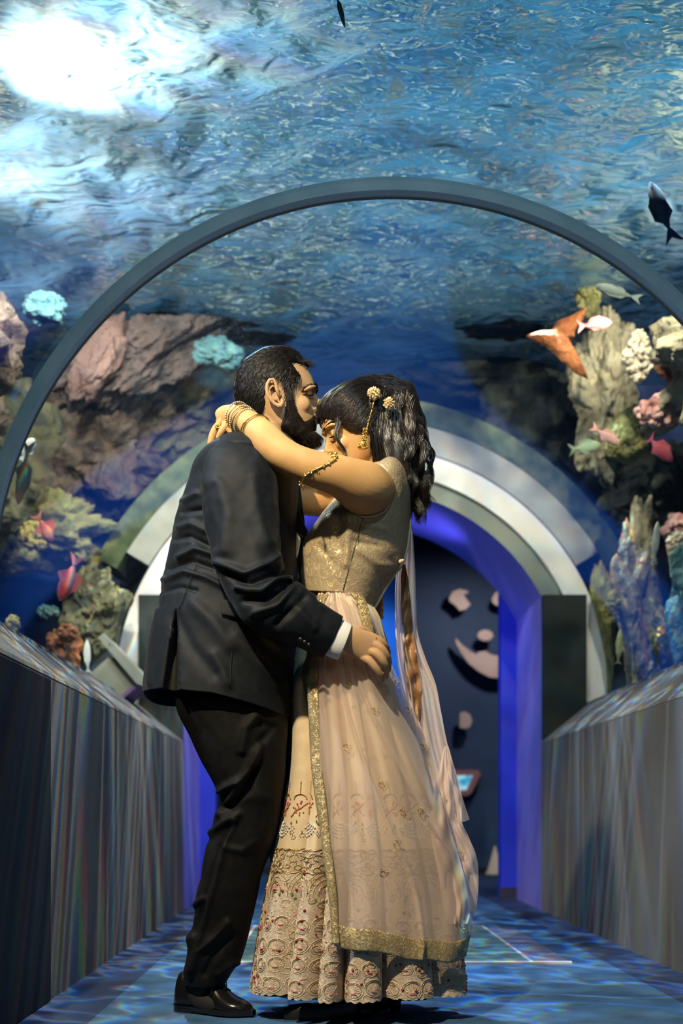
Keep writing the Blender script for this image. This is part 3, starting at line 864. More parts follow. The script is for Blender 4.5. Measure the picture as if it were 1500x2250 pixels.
def vnormals(V, Fc):
    N = np.zeros_like(V)
    a, b, c = V[Fc[:, 0]], V[Fc[:, 1]], V[Fc[:, 2]]
    d = V[Fc[:, 3]]
    n = np.cross(c - a, d - b)
    for k in range(4): np.add.at(N, Fc[:, k], n)
    return N / (np.linalg.norm(N, axis=1, keepdims=True) + 1e-12)

def proj(V):
    s = F / V[:, 1]
    return np.stack([VX + V[:, 0] * s, VY - (V[:, 2] - EYE) * s], -1)

def folds(V, N, segs, near=True, ymax=None):
    """raise or sink creases; segs = (polyline px points, width px, amplitude m)"""
    p = proj(V)
    msk = (N[:, 1] < .25) if near else np.ones(len(V), bool)
    D = np.zeros(len(V))
    for pts, w, amp in segs:
        best = np.full(len(V), 1e9)
        for (x0, y0), (x1, y1) in zip(pts[:-1], pts[1:]):
            dx, dy = x1 - x0, y1 - y0; L2 = dx * dx + dy * dy
            t = np.clip(((p[:, 0] - x0) * dx + (p[:, 1] - y0) * dy) / L2, 0, 1)
            best = np.minimum(best, np.hypot(p[:, 0] - x0 - t * dx, p[:, 1] - y0 - t * dy))
        D += amp * np.exp(-(best / w) ** 2)
    return V + N * (D * msk)[:, None]

def cloth_noise(V, amp, scale, seed=0):
    out = np.empty(len(V))
    for i, v in enumerate(V):
        out[i] = mn.fractal(Vector((v[0] * scale[0] + seed, v[1] * scale[1], v[2] * scale[2])), 1.0, 2.0, 3)
    return out * amp

def pathtube(ctrl, n=36, per=10, flat=1.0, cap=True):
    """ctrl = (px, py, dy, r[, r2]); returns V, faces, s, ang"""
    C = np.array([[*W(c[0], c[1], c[2]), c[3], c[4] if len(c) > 4 else c[3]] for c in ctrl])
    k = np.arange(len(C)); q = np.linspace(0, len(C) - 1, (len(C) - 1) * per + 1)
    R = np.stack([cr_interp(k, C[:, i], q) for i in range(5)], -1)
    T = np.gradient(R[:, :3], axis=0); T /= np.linalg.norm(T, axis=1, keepdims=True)
    vs = []; B = None
    for i in range(len(R)):
        t = T[i]
        b = np.cross(t, [0, 1, 0]); b /= np.linalg.norm(b) + 1e-9      # lies in the picture plane
        d = np.cross(b, t)
        for j in range(n):
            a = 2 * math.pi * j / n
            vs.append(R[i, :3] + b * math.cos(a) * R[i, 3] + d * math.sin(a) * R[i, 4])
    V = np.array(vs); Fc = grid_faces(len(R), n, True)
    return V, Fc, np.repeat(q, n), np.tile(np.arange(n) / n, len(R))

def bake(o):
    dg = bpy.context.evaluated_depsgraph_get()
    me = bpy.data.meshes.new_from_object(o.evaluated_get(dg))
    old = o.data; o.modifiers.clear(); o.data = me
    bpy.data.meshes.remove(old)

def fuse(name, mb, vox, m, parent, smooth=6, extra=None, mats=None):
    """melt overlapping closed pieces into one continuous skin"""
    o = mb.build(name, m, parent)
    r = o.modifiers.new('r', 'REMESH'); r.mode = 'VOXEL'; r.voxel_size = vox; r.use_smooth_shade = True
    sm = o.modifiers.new('s', 'SMOOTH'); sm.iterations = smooth; sm.factor = .5
    bake(o)
    o.data.polygons.foreach_set('use_smooth', [True] * len(o.data.polygons))
    return o

def getV(o):
    V = np.empty(len(o.data.vertices) * 3); o.data.vertices.foreach_get('co', V); return V.reshape(-1, 3)
def setV(o, V):
    o.data.vertices.foreach_set('co', np.asarray(V, float).ravel()); o.data.update()
def getN(o):
    V = np.empty(len(o.data.vertices) * 3); o.data.vertex_normals.foreach_get('vector', V); return V.reshape(-1, 3)

def join_into(o, mb, mi=0):
    """append extra pieces to an existing mesh object"""
    me = o.data
    bm = bmesh.new(); bm.from_mesh(me)
    base = [bm.verts.new(v) for v in mb.v]
    bm.verts.index_update()
    for f, k in zip(mb.f, mb.m):
        try:
            ff = bm.faces.new([base[i] for i in f]); ff.smooth = True; ff.material_index = k
        except ValueError: pass
    bm.to_mesh(me); bm.free()

def zl_solid(mb, zl, pys, n=48):
    V, T, Y_, c = zl.grid(n, pys)
    V2 = V.reshape(-1, 3); k = len(pys)
    fs = [tuple(f) for f in grid_faces(k, n, True)]
    fs.append(tuple(range(n))); fs.append(tuple((k - 1) * n + j for j in range(n - 1, -1, -1)))
    mb.add([tuple(v) for v in V2], fs)

def limb(mb, ctrl, n=20, per=5):
    V, Fc, s, a = pathtube(ctrl, n, per)
    k = len(V) // n
    fs = [tuple(f) for f in Fc] + [tuple(range(n)), tuple((k - 1) * n + j for j in range(n - 1, -1, -1))]
    mb.add([tuple(v) for v in V], fs)
    for c in (ctrl[0], ctrl[-1]):
        mb.ball(W(c[0], c[1], c[2]), min(c[3:5]) * .97, 24, 16)

def in_poly(x, y, poly):
    x = np.asarray(x); y = np.asarray(y); r = np.zeros(x.shape, bool)
    n = len(poly)
    for i in range(n):
        x0, y0 = poly[i]; x1, y1 = poly[(i + 1) % n]
        c = ((y0 > y) != (y1 > y)) & (x < (x1 - x0) * (y - y0) / ((y1 - y0) + 1e-12) + x0)
        r ^= c
    return r
def poly_dist(x, y, poly):
    best = np.full(np.shape(x), 1e9); n = len(poly)
    for i in range(n):
        x0, y0 = poly[i]; x1, y1 = poly[(i + 1) % n]
        dx, dy = x1 - x0, y1 - y0; L2 = dx * dx + dy * dy + 1e-12
        t = np.clip(((x - x0) * dx + (y - y0) * dy) / L2, 0, 1)
        best = np.minimum(best, np.hypot(x - x0 - t * dx, y - y0 - t * dy))
    return best

def strands_obj(name, lines, m, parent, r=.0006, sides=3):
    """hair strands as one mesh of thin tapering tubes; lines = list of (k,3) arrays"""
    vs, fs = [], []
    for ln in lines:
        ln = np.asarray(ln); k = len(ln); o = len(vs)
        T = np.gradient(ln, axis=0); T /= np.linalg.norm(T, axis=1, keepdims=True) + 1e-12
        b = np.cross(T, [0.13, 1, 0.07]); b /= np.linalg.norm(b, axis=1, keepdims=True) + 1e-12
        d = np.cross(b, T)
        rr = r * np.clip(np.minimum(1.3 - np.linspace(0, 1.15, k), 1), .12, 1)
        for i in range(k):
            for j in range(sides):
                a = 2 * math.pi * j / sides
                vs.append(ln[i] + (b[i] * math.cos(a) + d[i] * math.sin(a)) * rr[i])
        for i in range(k - 1):
            for j in range(sides):
                j2 = (j + 1) % sides
                fs.append((o + i * sides + j, o + i * sides + j2, o + (i + 1) * sides + j2, o + (i + 1) * sides + j))
    return link(name, vs, fs, m, parent)

def bez(p0, p1, p2, p3, n):
    t = np.linspace(0, 1, n)[:, None]
    p0, p1, p2, p3 = [np.asarray(p, float) for p in (p0, p1, p2, p3)]
    return (1 - t) ** 3 * p0 + 3 * (1 - t) ** 2 * t * p1 + 3 * (1 - t) * t * t * p2 + t ** 3 * p3

# ------------------------------------------------------------------ figure materials
def skin(name, c1, c2):
    m = mat(name, rough=.58)
    b = m.node_tree.nodes['Principled BSDF']
    b.inputs['Subsurface Weight'].default_value = .12
    b.inputs['Specular IOR Level'].default_value = .3
    b.inputs['Subsurface Radius'].default_value = (.02, .008, .004)
    noisy(m, c1, c2, 14, 4, .12, 180, bdist=.001)
    return m
SK_M = skin('skin_man', (.50, .31, .17), (.58, .37, .21))
SK_W = skin('skin_woman', (.57, .32, .13), (.67, .40, .17))
M_lip = mat('lips', (.42, .16, .12), .4)
M_hair = mat('black_hair', (.012, .009, .008), .36)
M_hcap = mat('hair_cap', (.006, .005, .005), .7)
M_hcap.node_tree.nodes['Principled BSDF'].inputs['Specular IOR Level'].default_value = .12
M_hair.node_tree.nodes['Principled BSDF'].inputs['Specular IOR Level'].default_value = .6
M_beard = mat('beard_hair', (.012, .008, .006), .65)
M_beard.node_tree.nodes['Principled BSDF'].inputs['Specular IOR Level'].default_value = .3
M_suit = noisy(mat('suit_wool', rough=.62), (.0035, .006, .010), (.0065, .0095, .016), 60, 3, .25, 700, bdist=.001)
M_suit.node_tree.nodes['Principled BSDF'].inputs['Sheen Weight'].default_value = .06
M_suit.node_tree.nodes['Principled BSDF'].inputs['Specular IOR Level'].default_value = .22
M_suit.node_tree.nodes['Principled BSDF'].inputs['Sheen Roughness'].default_value = .4
M_seam_shade = mat('suit_seam_shade', (.004, .004, .005), .8)
M_pants = noisy(mat('trouser_wool', rough=.7), (.003, .0035, .0045), (.006, .0065, .008), 60, 3, .25, 700, bdist=.001)
M_pants.node_tree.nodes['Principled BSDF'].inputs['Specular IOR Level'].default_value = .2
M_shirt = mat('white_shirt', (.80, .82, .85), .6)
M_leather = mat('black_leather', (.008, .008, .010), .18)
M_gold = mat('gold', (.85, .58, .16), .25, .95)
# ------------------------------------------------------------------ the man
man = thing('person', (P(480, 1788).x, YC + .05, 0), 'bearded man in a black suit kissing the forehead of the person he holds', 'person')
HM = ZL([(775, 598, 622, 0, .010), (778, 582, 640, 0, .030), (784, 563, 655, 0, .048), (792, 548, 664, 0, .060), (802, 537, 671, 0, .068), (815, 529, 679, 0, .075), (830, 523, 686, 0, .078),
         (845, 520, 691, 0, .078), (856, 519, 694, 0, .077), (866, 519, 691, 0, .075), (876, 520, 689, 0, .074), (890, 524, 689, 0, .072), (904, 530, 691, 0, .069), (914, 537, 694, 0, .067),
         (924, 545, 694, 0, .065), (936, 560, 691, 0, .061), (948, 578, 690, 0, .056), (958, 598, 690, 0, .048), (967, 620, 687, 0, .038), (975, 644, 680, 0, .022)], taper=.22, face=1)
mb = MB()
zl_solid(mb, HM, np.linspace(775, 975, 60), 64)
def mball(x, y, dy, r): mb.ball(W(x, y, dy), [q / S0 for q in r] if hasattr(r, '__len__') else r / S0, 16, 12)
# nose, brow, lips, chin, cheeks
mb.tube([W(689, 866), W(695, 876), W(700, 886), W(704, 893)], [.0055, .0062, .0085, .0098], 14)
mball(705, 893, 0, (7.5, 7.5, 6.5))
for sg in (-1, 1):
    mball(698, 897, sg * .0105, (6.5, 4.5, 4.8))
    mb.tube([W(692, 853, sg * .006), W(689, 850, sg * .024), W(680, 852, sg * .044), W(668, 858, sg * .057)], [.005, .0068, .0062, .004], 10)
    mball(664, 888, sg * .041, (18, 12, 18))
    mball(675, 865, sg * .029, (12, 10, 9))
mball(697, 917, 0, (7, 15, 4.2)); mball(695, 927, 0, (7.5, 13, 4.8)); mball(688, 958, 0, (11, 16, 12))
# neck and trunk under the clothes
limb(mb, [(592, 905, 0, .058), (590, 935, 0, .057), (585, 965, 0, .060), (575, 1000, 0, .072)])
zl_solid(mb, ZL([(990, 530, 620, 0, .07), (1018, 485, 632, 0, .14), (1060, 445, 640, 0, .185), (1150, 410, 640, 0, .16), (1250, 390, 635, 0, .145), (1350, 385, 630, 0, .15), (1450, 385, 628, 0, .16), (1530, 400, 622, 0, .16)]), np.linspace(990, 1530, 30), 32)
# near arm and hand
limb(mb, [(522, 1030, -.15, .050), (535, 1150, -.205, .05), (560, 1290, -.225, .045), (640, 1352, -.235, .042), (729, 1392, -.222, .034), (765, 1404, -.212, .029, .024)])
# far arm reaching round her back
limb(mb, [(530, 1030, .15, .050), (560, 1150, .20, .05), (590, 1280, .21, .045), (680, 1320, .20, .040), (760, 1330, .16, .032), (790, 1332, .135, .028)])
for i, (y0, y1) in enumerate(((1318, 1312), (1326, 1326), (1336, 1340), (1345, 1353))):
    limb(mb, [(792, y0 + 4, .135, .012), (812, y0, .13, .0095), (828, y1, .115, .0088), (838, y1 + 3, .095, .0078)], 10, 4)
limb(mb, [(785, 1322, .135, .013), (796, 1306, .125, .011), (806, 1298, .112, .009)], 10, 4)
# near hand: palm, knuckles, fingers, thumb tucked behind
def hand_w(x, y, dy): return W(x, y, dy)
# legs
limb(mb, [(520, 1530, -.07, .085), (545, 1700, -.05, .07), (530, 1800, -.03, .055), (500, 1950, .0, .05), (455, 2130, .03, .04), (440, 2185, .035, .035), (470, 2205, .01, .030), (520, 2214, -.02, .02)])
limb(mb, [(530, 1530, .08, .085), (590, 1700, .13, .07), (625, 1850, .20, .052), (640, 2000, .25, .048), (650, 2120, .30, .038), (652, 2145, .30, .03), (690, 2155, .28, .024)])
mbody = fuse('body', mb, .0032, SK_M, man, 5)
mbody.data.materials.append(M_lip)
M_sock = mat('black_sock', (.01, .01, .012), .8)
mbody.data.materials.append(M_sock)
# carve eye sockets, philtrum and palm knuckle creases
V = getV(mbody); N = getN(mbody)
def dent(V, N, c, r, amp):
    d = np.linalg.norm(V - np.array(c), axis=1); return V - N * (amp * np.exp(-(d / r) ** 2))[:, None]
for sg in (-1, 1):
    V = dent(V, N, W(688, 864, sg * .022), .009, .005)
    V = dent(V, N, W(672, 876, sg * .046), .011, .0008)
    V = dent(V, N, W(690, 893, sg * .021), .006, .003)
V = dent(V, N, W(702, 922, 0), .004, .003)
setV(mbody, V)
# ears joined to the head
def ear(mb, W_, sg, k=1.0, c=(601, 862), lean=.0):
    y0 = sg * .0765
    def E(x, y, o=0): return W_(x, y, y0 + sg * o)
    cx, cy = c
    out = [(8, 10), (2, -6), (-1, -20), (-6, -28), (-14, -27), (-19, -18), (-20, -6), (-17, 6), (-10, 17), (-3, 25), (4, 30), (10, 30), (14, 24), (13, 14)]
    pts = [E(cx + a * k + 5, cy + b * k, .016 + .006 * math.sin(i * .4)) for i, (a, b) in enumerate(out)]
    mb.tube(pts, [.004] + [.0046] * 8 + [.005, .0065, .0068, .0055, .004], 8)
    # concha bowl and body
    ring_ = [E(cx + a * k * .92 + 5, cy + b * k * .95, .013) for a, b in out]
    inner = [E(cx + a * k * .45 + 6, cy + b * k * .5 + 4, .004) for a, b in out]
    n = len(ring_)
    base = [E(cx + a * k * .75 + 7, cy + b * k * .85, -.006) for a, b in out]
    vs = ring_ + inner + base + [E(cx + 7, cy + 6, .002)]
    fs = []
    for i in range(n):
        j = (i + 1) % n
        fs += [(i, j, n + j, n + i), (j, i, 2 * n + i, 2 * n + j), (n + i, n + j, 3 * n)]
    mb.add(vs, fs)
    mb.tube([E(cx + 9, cy - 8, .011), E(cx - 3, cy - 14, .014), E(cx - 10, cy - 6, .015), E(cx - 8, cy + 7, .014), E(cx + 1, cy + 16, .013), E(cx + 9, cy + 17, .012)], [.002, .0032, .0034, .0034, .0034, .003], 7)
    mb.ball(E(cx + 14, cy + 6, .011), (.0045, .004, .006), 8, 6)
ex = MB()
ear(ex, W, -1); ear(ex, W, 1)
join_into(mbody, ex)
# lips: colour by place
for p in mbody.data.polygons:
    c = p.center
    if abs(c.y - YC) < .022 and c.x > W(692, 0).x and W(0, 933).z < c.z < W(0, 913).z: p.material_index = 1
# lids, lashes, brows
fa = MB()
for sg in (-1, 1):
    fa = MB(); fa.tube([W(690, 867, sg * .018), W(687, 869, sg * .0265), W(680, 869, sg * .036), W(672, 867, sg * .042)], [.0008, .0014, .0014, .0008], 6); fa.build('eyelashes', M_beard, mbody)
def hairpatch(zl, poly, n, length, dirf, m, name, parent, off=3, seed=3, r=.0005, yl=(770, 992), side=(-1, 1), lift=.35, seg=5, both=True):
    rnd = np.random.RandomState(seed); lines = []; cen = np.array(W(605, 868, 0))
    xs = [p[0] for p in poly]; ys = [p[1] for p in poly]
    cnt = 0
    while cnt < n:
        x = rnd.uniform(min(xs), max(xs)); y = rnd.uniform(min(ys), max(ys))
        if not in_poly(np.array([x]), np.array([y]), poly)[0]: continue
        cnt += 1
        x, y = to_surface(zl, x, y); y = min(max(y, zl.r[0, 0] + .5), zl.r[-1, 0] - .5)
        t = float(zl.tx(x, y)); sg = rnd.choice(side)
        if sg > 0: t = 1 - t
        if rnd.rand() < .15: t += rnd.uniform(-.05, .05)
        L = length * rnd.uniform(.6, 1.2)
        dx, dy = dirf(x, y)
        dx += rnd.normal(0, .18); dy += rnd.normal(0, .18)
        ln = []
        for k in range(seg):
            u = k / (seg - 1)
            xx, yy = x + dx * L * u, y + dy * L * u
            yy = min(max(yy, zl.r[0, 0] + .5), zl.r[-1, 0])
            tt = float(zl.tx(xx, yy)); tt = 1 - tt if sg > 0 else tt
            b_ = zl.pos(tt, yy); d_ = b_ - cen; d_ /= np.linalg.norm(d_)
            ln.append(b_ + d_ * (off + lift * L * (u * (1 - .5 * u))) / S0)
        lines.append(ln)
    return strands_obj(name, lines, m, parent, r)
def shell(zl, poly, name, m, parent, off, yl, n=150, rows=110, fall=8, namp=1.5, nscale=60):
    """thickened cap over the part of the head inside poly (side view), both sides"""
    V, T, Y_, c = zl.grid(n, np.linspace(yl[0], yl[1], rows))
    th = 2 * np.pi * T
    xl, xr, yc, b = zl.par(Y_)
    X, Yp = seen_from_side(V)
    ins = in_poly(X, Yp, poly); d = poly_dist(X, Yp, poly)
    h = np.where(ins, .35 + .65 * np.minimum(d / fall, 1) ** .6, 0)
    nz = np.array([mn.noise(Vector((float(v[0]) * nscale, float(v[1]) * nscale, float(v[2]) * nscale * 1.0))) for v in V.reshape(-1, 3)]).reshape(X.shape)
    o = off * h + namp * nz * h
    B_ = V.reshape(-1, 3); d_ = B_ - np.array(W(605, 868, 0)); d_ /= np.linalg.norm(d_, axis=1, keepdims=True)
    V2 = B_ + d_ * (np.where(ins, o, -3).ravel() / S0)[:, None]
    Fc = grid_faces(rows, n, True)
    keep = (ins.ravel()[Fc].sum(1) >= 2)
    return link(name, V2, Fc[keep], m, parent)
hair_poly = [(508, 760), (690, 760), (690, 806), (678, 809), (664, 800), (648, 797), (640, 799), (650, 814), (660, 826), (658, 836), (648, 843), (644, 858), (640, 870), (627, 872), (624, 852), (617, 838), (604, 832), (591, 834), (583, 844), (581, 868), (583, 888),
             (578, 905), (566, 922), (545, 930), (508, 915)]
beard_poly = [(628, 862), (641, 864), (645, 884), (654, 906), (668, 926), (681, 921), (692, 909), (704, 903), (716, 903), (716, 915), (700, 914), (690, 919), (689, 931), (700, 934), (716, 936), (716, 995), (640, 995), (622, 955), (616, 934), (624, 912), (628, 888)]
HMh = ZL([(766, 611, 619, 0, .003), (768, 600, 630, 0, .015), (772, 586, 643, 0, .030), (778, 571, 652, 0, .043), (785, 559, 659, 0, .053)] + [tuple(r) for r in HM.r[3:]], taper=.22, face=1)
hm = shell(HMh, hair_poly, 'hair', M_hcap, man, 4.5, (766, 932), fall=7)
def comb(x, y):
    if y < 800 and x > 640: return (.9, -.25)
    k = min(max((y - 790) / 60, 0), 1)
    return (-.75 * (1 - k) - .25 * k, .15 * (1 - k) + .9 * k)
hairpatch(HMh, hair_poly, 5200, 17, comb, M_hair, 'hair_strands', hm, off=3.5, seed=1, r=.0007, lift=.26)
tuft = []
rs_ = np.random.RandomState(8)
for i in range(260):
    x = rs_.uniform(628, 676); dy = rs_.uniform(-.05, .05); y = 783 + (x - 628) * .32 + rs_.uniform(-4, 6)
    L = rs_.uniform(12, 26)
    tuft.append([W(x, y, dy), W(x + L * .4, y - 2, dy * 1.02), W(x + L * .8, y + 2 + L * .1, dy * 1.05), W(x + L, y + 5 + L * .3, dy * 1.05)])
strands_obj('hair_fringe', tuft, M_hair, hm, .0007)
bd = shell(HM, beard_poly, 'beard', M_beard, man, 4.5, (855, 975), fall=8, namp=2.5, nscale=90)
ch = MB(); ch.ball(W(683, 966, 0), (.026, .030, .022), 20, 14); ch.build('beard_chin', M_beard, bd)
ch = MB(); ch.ball(W(660, 962, 0), (.030, .040, .020), 20, 14); ch.build('beard_jaw', M_beard, bd)
ch = MB(); ch.ball(W(699, 908, 0), (.009, .022, .005), 16, 10); ch.build('moustache', M_beard, bd)
hairpatch(HM, beard_poly, 5200, 10, lambda x, y: (.25, .95), M_beard, 'beard_strands', bd, off=4, seed=2, r=.00055, lift=.3)
bst = []
for i in range(900):
    a = rs_.uniform(0, 2 * math.pi); b_ = rs_.uniform(-.2, 1.3)
    p = W(676, 963, 0) + Vector((.036 * math.cos(b_) * math.cos(a) if True else 0, .036 * math.cos(b_) * math.sin(a), -.024 * math.sin(b_)))
    d = Vector((p.x - W(672, 955, 0).x, p.y - YC, p.z - W(0, 958, 0).z)).normalized() * .004 + Vector((.002, 0, -.004))
    bst.append([p - d * .5, p + d * .6, p + d * 1.2 + Vector((.001, 0, -.001))])
strands_obj('beard_tips', bst, M_beard, bd, .0006)
hairpatch(HM, [(662, 863), (666, 853), (682, 845), (696, 849), (698, 857), (684, 855), (671, 861)], 1000, 9, lambda x, y: (-.8, .1), M_beard, 'eyebrows', mbody, off=5, seed=5, r=.0005, lift=.1)

# --- jacket
JK = ZL([(952, 552, 622, 0, .045), (960, 530, 630, -.005, .062), (970, 506, 638, -.01, .090), (984, 480, 648, -.01, .130), (1003, 457, 653, -.01, .175), (1030, 434, 657, -.01, .210), (1080, 413, 660, 0, .205), (1137, 391, 662, 0, .19),
         (1182, 382, 660, 0, .178), (1228, 371, 658, 0, .168), (1288, 357, 656, 0, .165), (1330, 348, 656, 0, .170), (1380, 337, 655, 0, .18), (1448, 326, 652, 0, .19), (1520, 315, 648, 0, .198), (1560, 310, 646, 0, .2)], power=.93)
def hem_y(T, Yb):
    """hem line: rises at the back, dips towards the front and on the far side"""
    X = -np.cos(2 * np.pi * T)
    near = np.sin(2 * np.pi * T) > 0
    h = 1514 + np.interp(X, [-1, -.6, 0, .5, .8, 1], [4, -2, 10, 34, 52, 60])
    return np.where(near, 1788 - (1788 - h) * (1 - .058 * np.abs(np.sin(2 * np.pi * T)) ** .7), h + 38 * (np.abs(np.sin(2 * np.pi * T)) ** .6) * np.interp(X, [-1, .2, 1], [1, .5, 0]))
nr, nc = 220, 260
tt = np.arange(nc) / nc
u = np.linspace(0, 1, nr)
T, U = np.meshgrid(tt, u)
HY = hem_y(T, None)
PY = 952 + U * (HY - 952)
V = JK.pos(T, PY).reshape(-1, 3)
Fc = grid_faces(nr, nc, True)
N = vnormals(V, Fc)
if N[nc * 100 + nc // 4, 1] > 0: N = -N
segs = [
    ([(392, 1225), (430, 1205), (478, 1222)], 7, .010), ([(372, 1250), (420, 1232), (470, 1250)], 6, -.008), ([(362, 1275), (405, 1255), (450, 1268), (492, 1290)], 7, .009),
    ([(356, 1300), (395, 1290), (430, 1298)], 5, -.006), ([(395, 1160), (420, 1150), (450, 1165)], 8, .008), ([(386, 1185), (415, 1178), (455, 1198)], 6, -.008),
    ([(430, 1330), (470, 1370), (505, 1420)], 16, .008), ([(390, 1360), (420, 1420), (470, 1480)], 14, -.006), ([(520, 1400), (560, 1450), (610, 1500)], 18, .010),
    ([(545, 1350), (590, 1400), (640, 1430)], 14, -.008), ([(345, 1340), (335, 1420), (325, 1500)], 9, .006), ([(470, 1440), (500, 1500)], 12, .006), ([(404, 1102), (430, 1085)], 7, .008), ([(400, 1125), (440, 1120)], 6, -.008),
]
V = folds(V, N, segs)
# vent: a deep wedge opening towards the hem
p = proj(V)
k = np.clip((p[:, 1] - 1335) / 185, 0, 1)
xc_ = 386 - (p[:, 1] - 1340) * .075; wv = 1.5 + k * 14
d = np.abs(p[:, 0] - xc_) / wv
VD = (np.where((p[:, 1] > 1338) & (N[:, 1] < -.1), .055 * np.clip(1.25 - d, 0, 1) ** .5 * np.minimum(k * 4, 1), 0))
V = V + np.array([0, 1, 0]) * VD[:, None]
V = V + N * cloth_noise(V, .004, (9, 9, 5))[:, None]
# inner face for thickness at the hem
jm = link('jacket', V, Fc, None, man, mats=[M_suit, M_seam_shade], midx=(VD[Fc].max(1) > .012).astype(int))  # vent faces coloured near-black, painting in the shade inside the fold
sol = jm.modifiers.new('t', 'SOLIDIFY'); sol.thickness = .004; sol.offset = -1
bake(jm)
def sleeve(ctrl, segs, name, seed):
    V, Fc, s, a = pathtube(ctrl, 72, 22)
    N = vnormals(V, Fc)
    c = V.reshape(-1, 72, 3).mean(1).repeat(72, 0)
    if ((V - c) * N).sum() < 0: N = -N
    V = folds(V, N, segs)
    V = V + N * cloth_noise(V, .005, (14, 10, 10), seed)[:, None]
    o = link(name, V, Fc, M_suit, jm)
    sm = o.modifiers.new('t', 'SOLIDIFY'); sm.thickness = .003; sm.offset = -1
    bake(o)
    return o
sleeve([(528, 990, -.09, .034, .04), (519, 1003, -.140, .058, .06), (519, 1026, -.168, .082, .07), (524, 1060, -.185, .096, .07), (529, 1130, -.20, .095, .068), (541, 1205, -.215, .088, .068), (558, 1270, -.228, .080, .066), (582, 1318, -.238, .076, .064),
        (625, 1347, -.238, .070, .058), (680, 1374, -.228, .062, .050), (731, 1399, -.216, .0555, .044)],
       [([(480, 1235), (540, 1262), (590, 1240), (608, 1226)], 8, .014), ([(500, 1262), (548, 1285), (600, 1262), (640, 1256)], 7, -.012), ([(520, 1290), (575, 1300), (605, 1274), (632, 1270)], 8, .014),
        ([(535, 1320), (590, 1318), (632, 1290)], 7, -.012), ([(560, 1345), (610, 1330), (648, 1285), (690, 1310)], 8, .012), ([(610, 1370), (640, 1340), (665, 1316)], 8, -.010), ([(480, 1060), (500, 1130), (490, 1210)], 14, .008),
        ([(560, 1050), (565, 1120), (590, 1190)], 14, .007), ([(448, 1080), (455, 1140), (470, 1200)], 9, -.006), ([(650, 1330), (690, 1380)], 9, .006)], 'sleeve', 1)
sleeve([(530, 985, .14, .07, .07), (535, 1060, .18, .085, .07), (548, 1130, .2, .085, .068), (570, 1230, .215, .075, .06), (610, 1290, .215, .066, .058), (680, 1318, .20, .058, .05), (755, 1330, .165, .05, .042)], [], 'sleeve', 5)
# pocket flap, seams, collar, lapel
def patch(zl, x0, x1, y0, y1, off, name, m, parent, n=14, slope=0, corner=0):
    q = []
    for i in range(n):
        for j in range(n):
            y = y0 + (y1 - y0) * i / (n - 1); x = x0 + (x1 - x0) * j / (n - 1)
            yy = y + slope * (x - x0)
            xx, yy = to_surface(zl, x, yy)
            q.append(zl.pos(zl.tx(xx, yy), yy, off + (1.2 if 0 < i < n - 1 else 0)))
    o = link(name, q, grid_faces(n, n, False), m, parent)
    s_ = o.modifiers.new('t', 'SOLIDIFY'); s_.thickness = .003; s_.offset = 1; bake(o)
    return o
patch(JK, 487, 540, 1318, 1352, 6, 'pocket_flap', M_suit, jm, slope=.22)
sl = MB()
def on(zl, x, y, off):
    x, y = to_surface(zl, x, y)
    return zl.pos(zl.tx(x, y), y, off)
sl.tube([on(JK, 436 - i * 5.2, 1235 + i * 13, 3.0) for i in range(9)], .0012, 6)
sl.build('back_seam', M_seam_shade, jm)
sl = MB(); sl.tube([on(JK, 512 - i * .9, 1376 + i * 15, 4.0) for i in range(10)], .0011, 6); sl.build('side_seam', M_seam_shade, jm)
cl = MB()
cv = [(545, 948, -.075), (560, 944, -.085), (590, 948, -.09), (615, 965, -.085), (632, 1000, -.07), (645, 1050, -.055), (655, 1110, -.05), (663, 1150, -.05)]
cl.tube([W(*c) for c in cv], [.012, .016, .018, .018, .016, .014, .012, .008], 12, flat=.5)
cl.build('collar', M_suit, jm)
blade('lapel', [(636, 1050), (650, 1095), (664, 1140), (676, 1168), (664, 1188), (652, 1168), (640, 1120)], YC - .06, .012, M_suit, parent=jm)
blade('shirt_front', [(644, 1120), (653, 1150), (661, 1186), (655, 1218), (650, 1230), (644, 1180)], YC - .05, .02, M_shirt, parent=man)
# shirt collar behind the neck
sc_ = MB(); sc_.tube([W(556, 948, -.03), W(566, 952, -.062), (W(590, 958, -.075)), W(612, 972, -.07)], [.006, .009, .009, .007], 10, flat=.4)
sc_.build('shirt_collar', M_shirt, man)
# shirt cuff
V, Fc, s, a = pathtube([(722, 1395, -.218, .049, .038), (745, 1406, -.215, .0485, .038), (757, 1411, -.213, .047, .037)], 48, 6)
cf = link('shirt_cuff', V, Fc, M_shirt, man); s_ = cf.modifiers.new('t', 'SOLIDIFY'); s_.thickness = .003; bake(cf)
bt = MB()
for i in range(3): bt.ball(W(660 + i * 9, 1405 + i * 6, -.272 + i * .004), (.006, .003, .006), 12, 8)
bt.build('sleeve_buttons', mat('button_black', (.01, .01, .012), .2), jm)

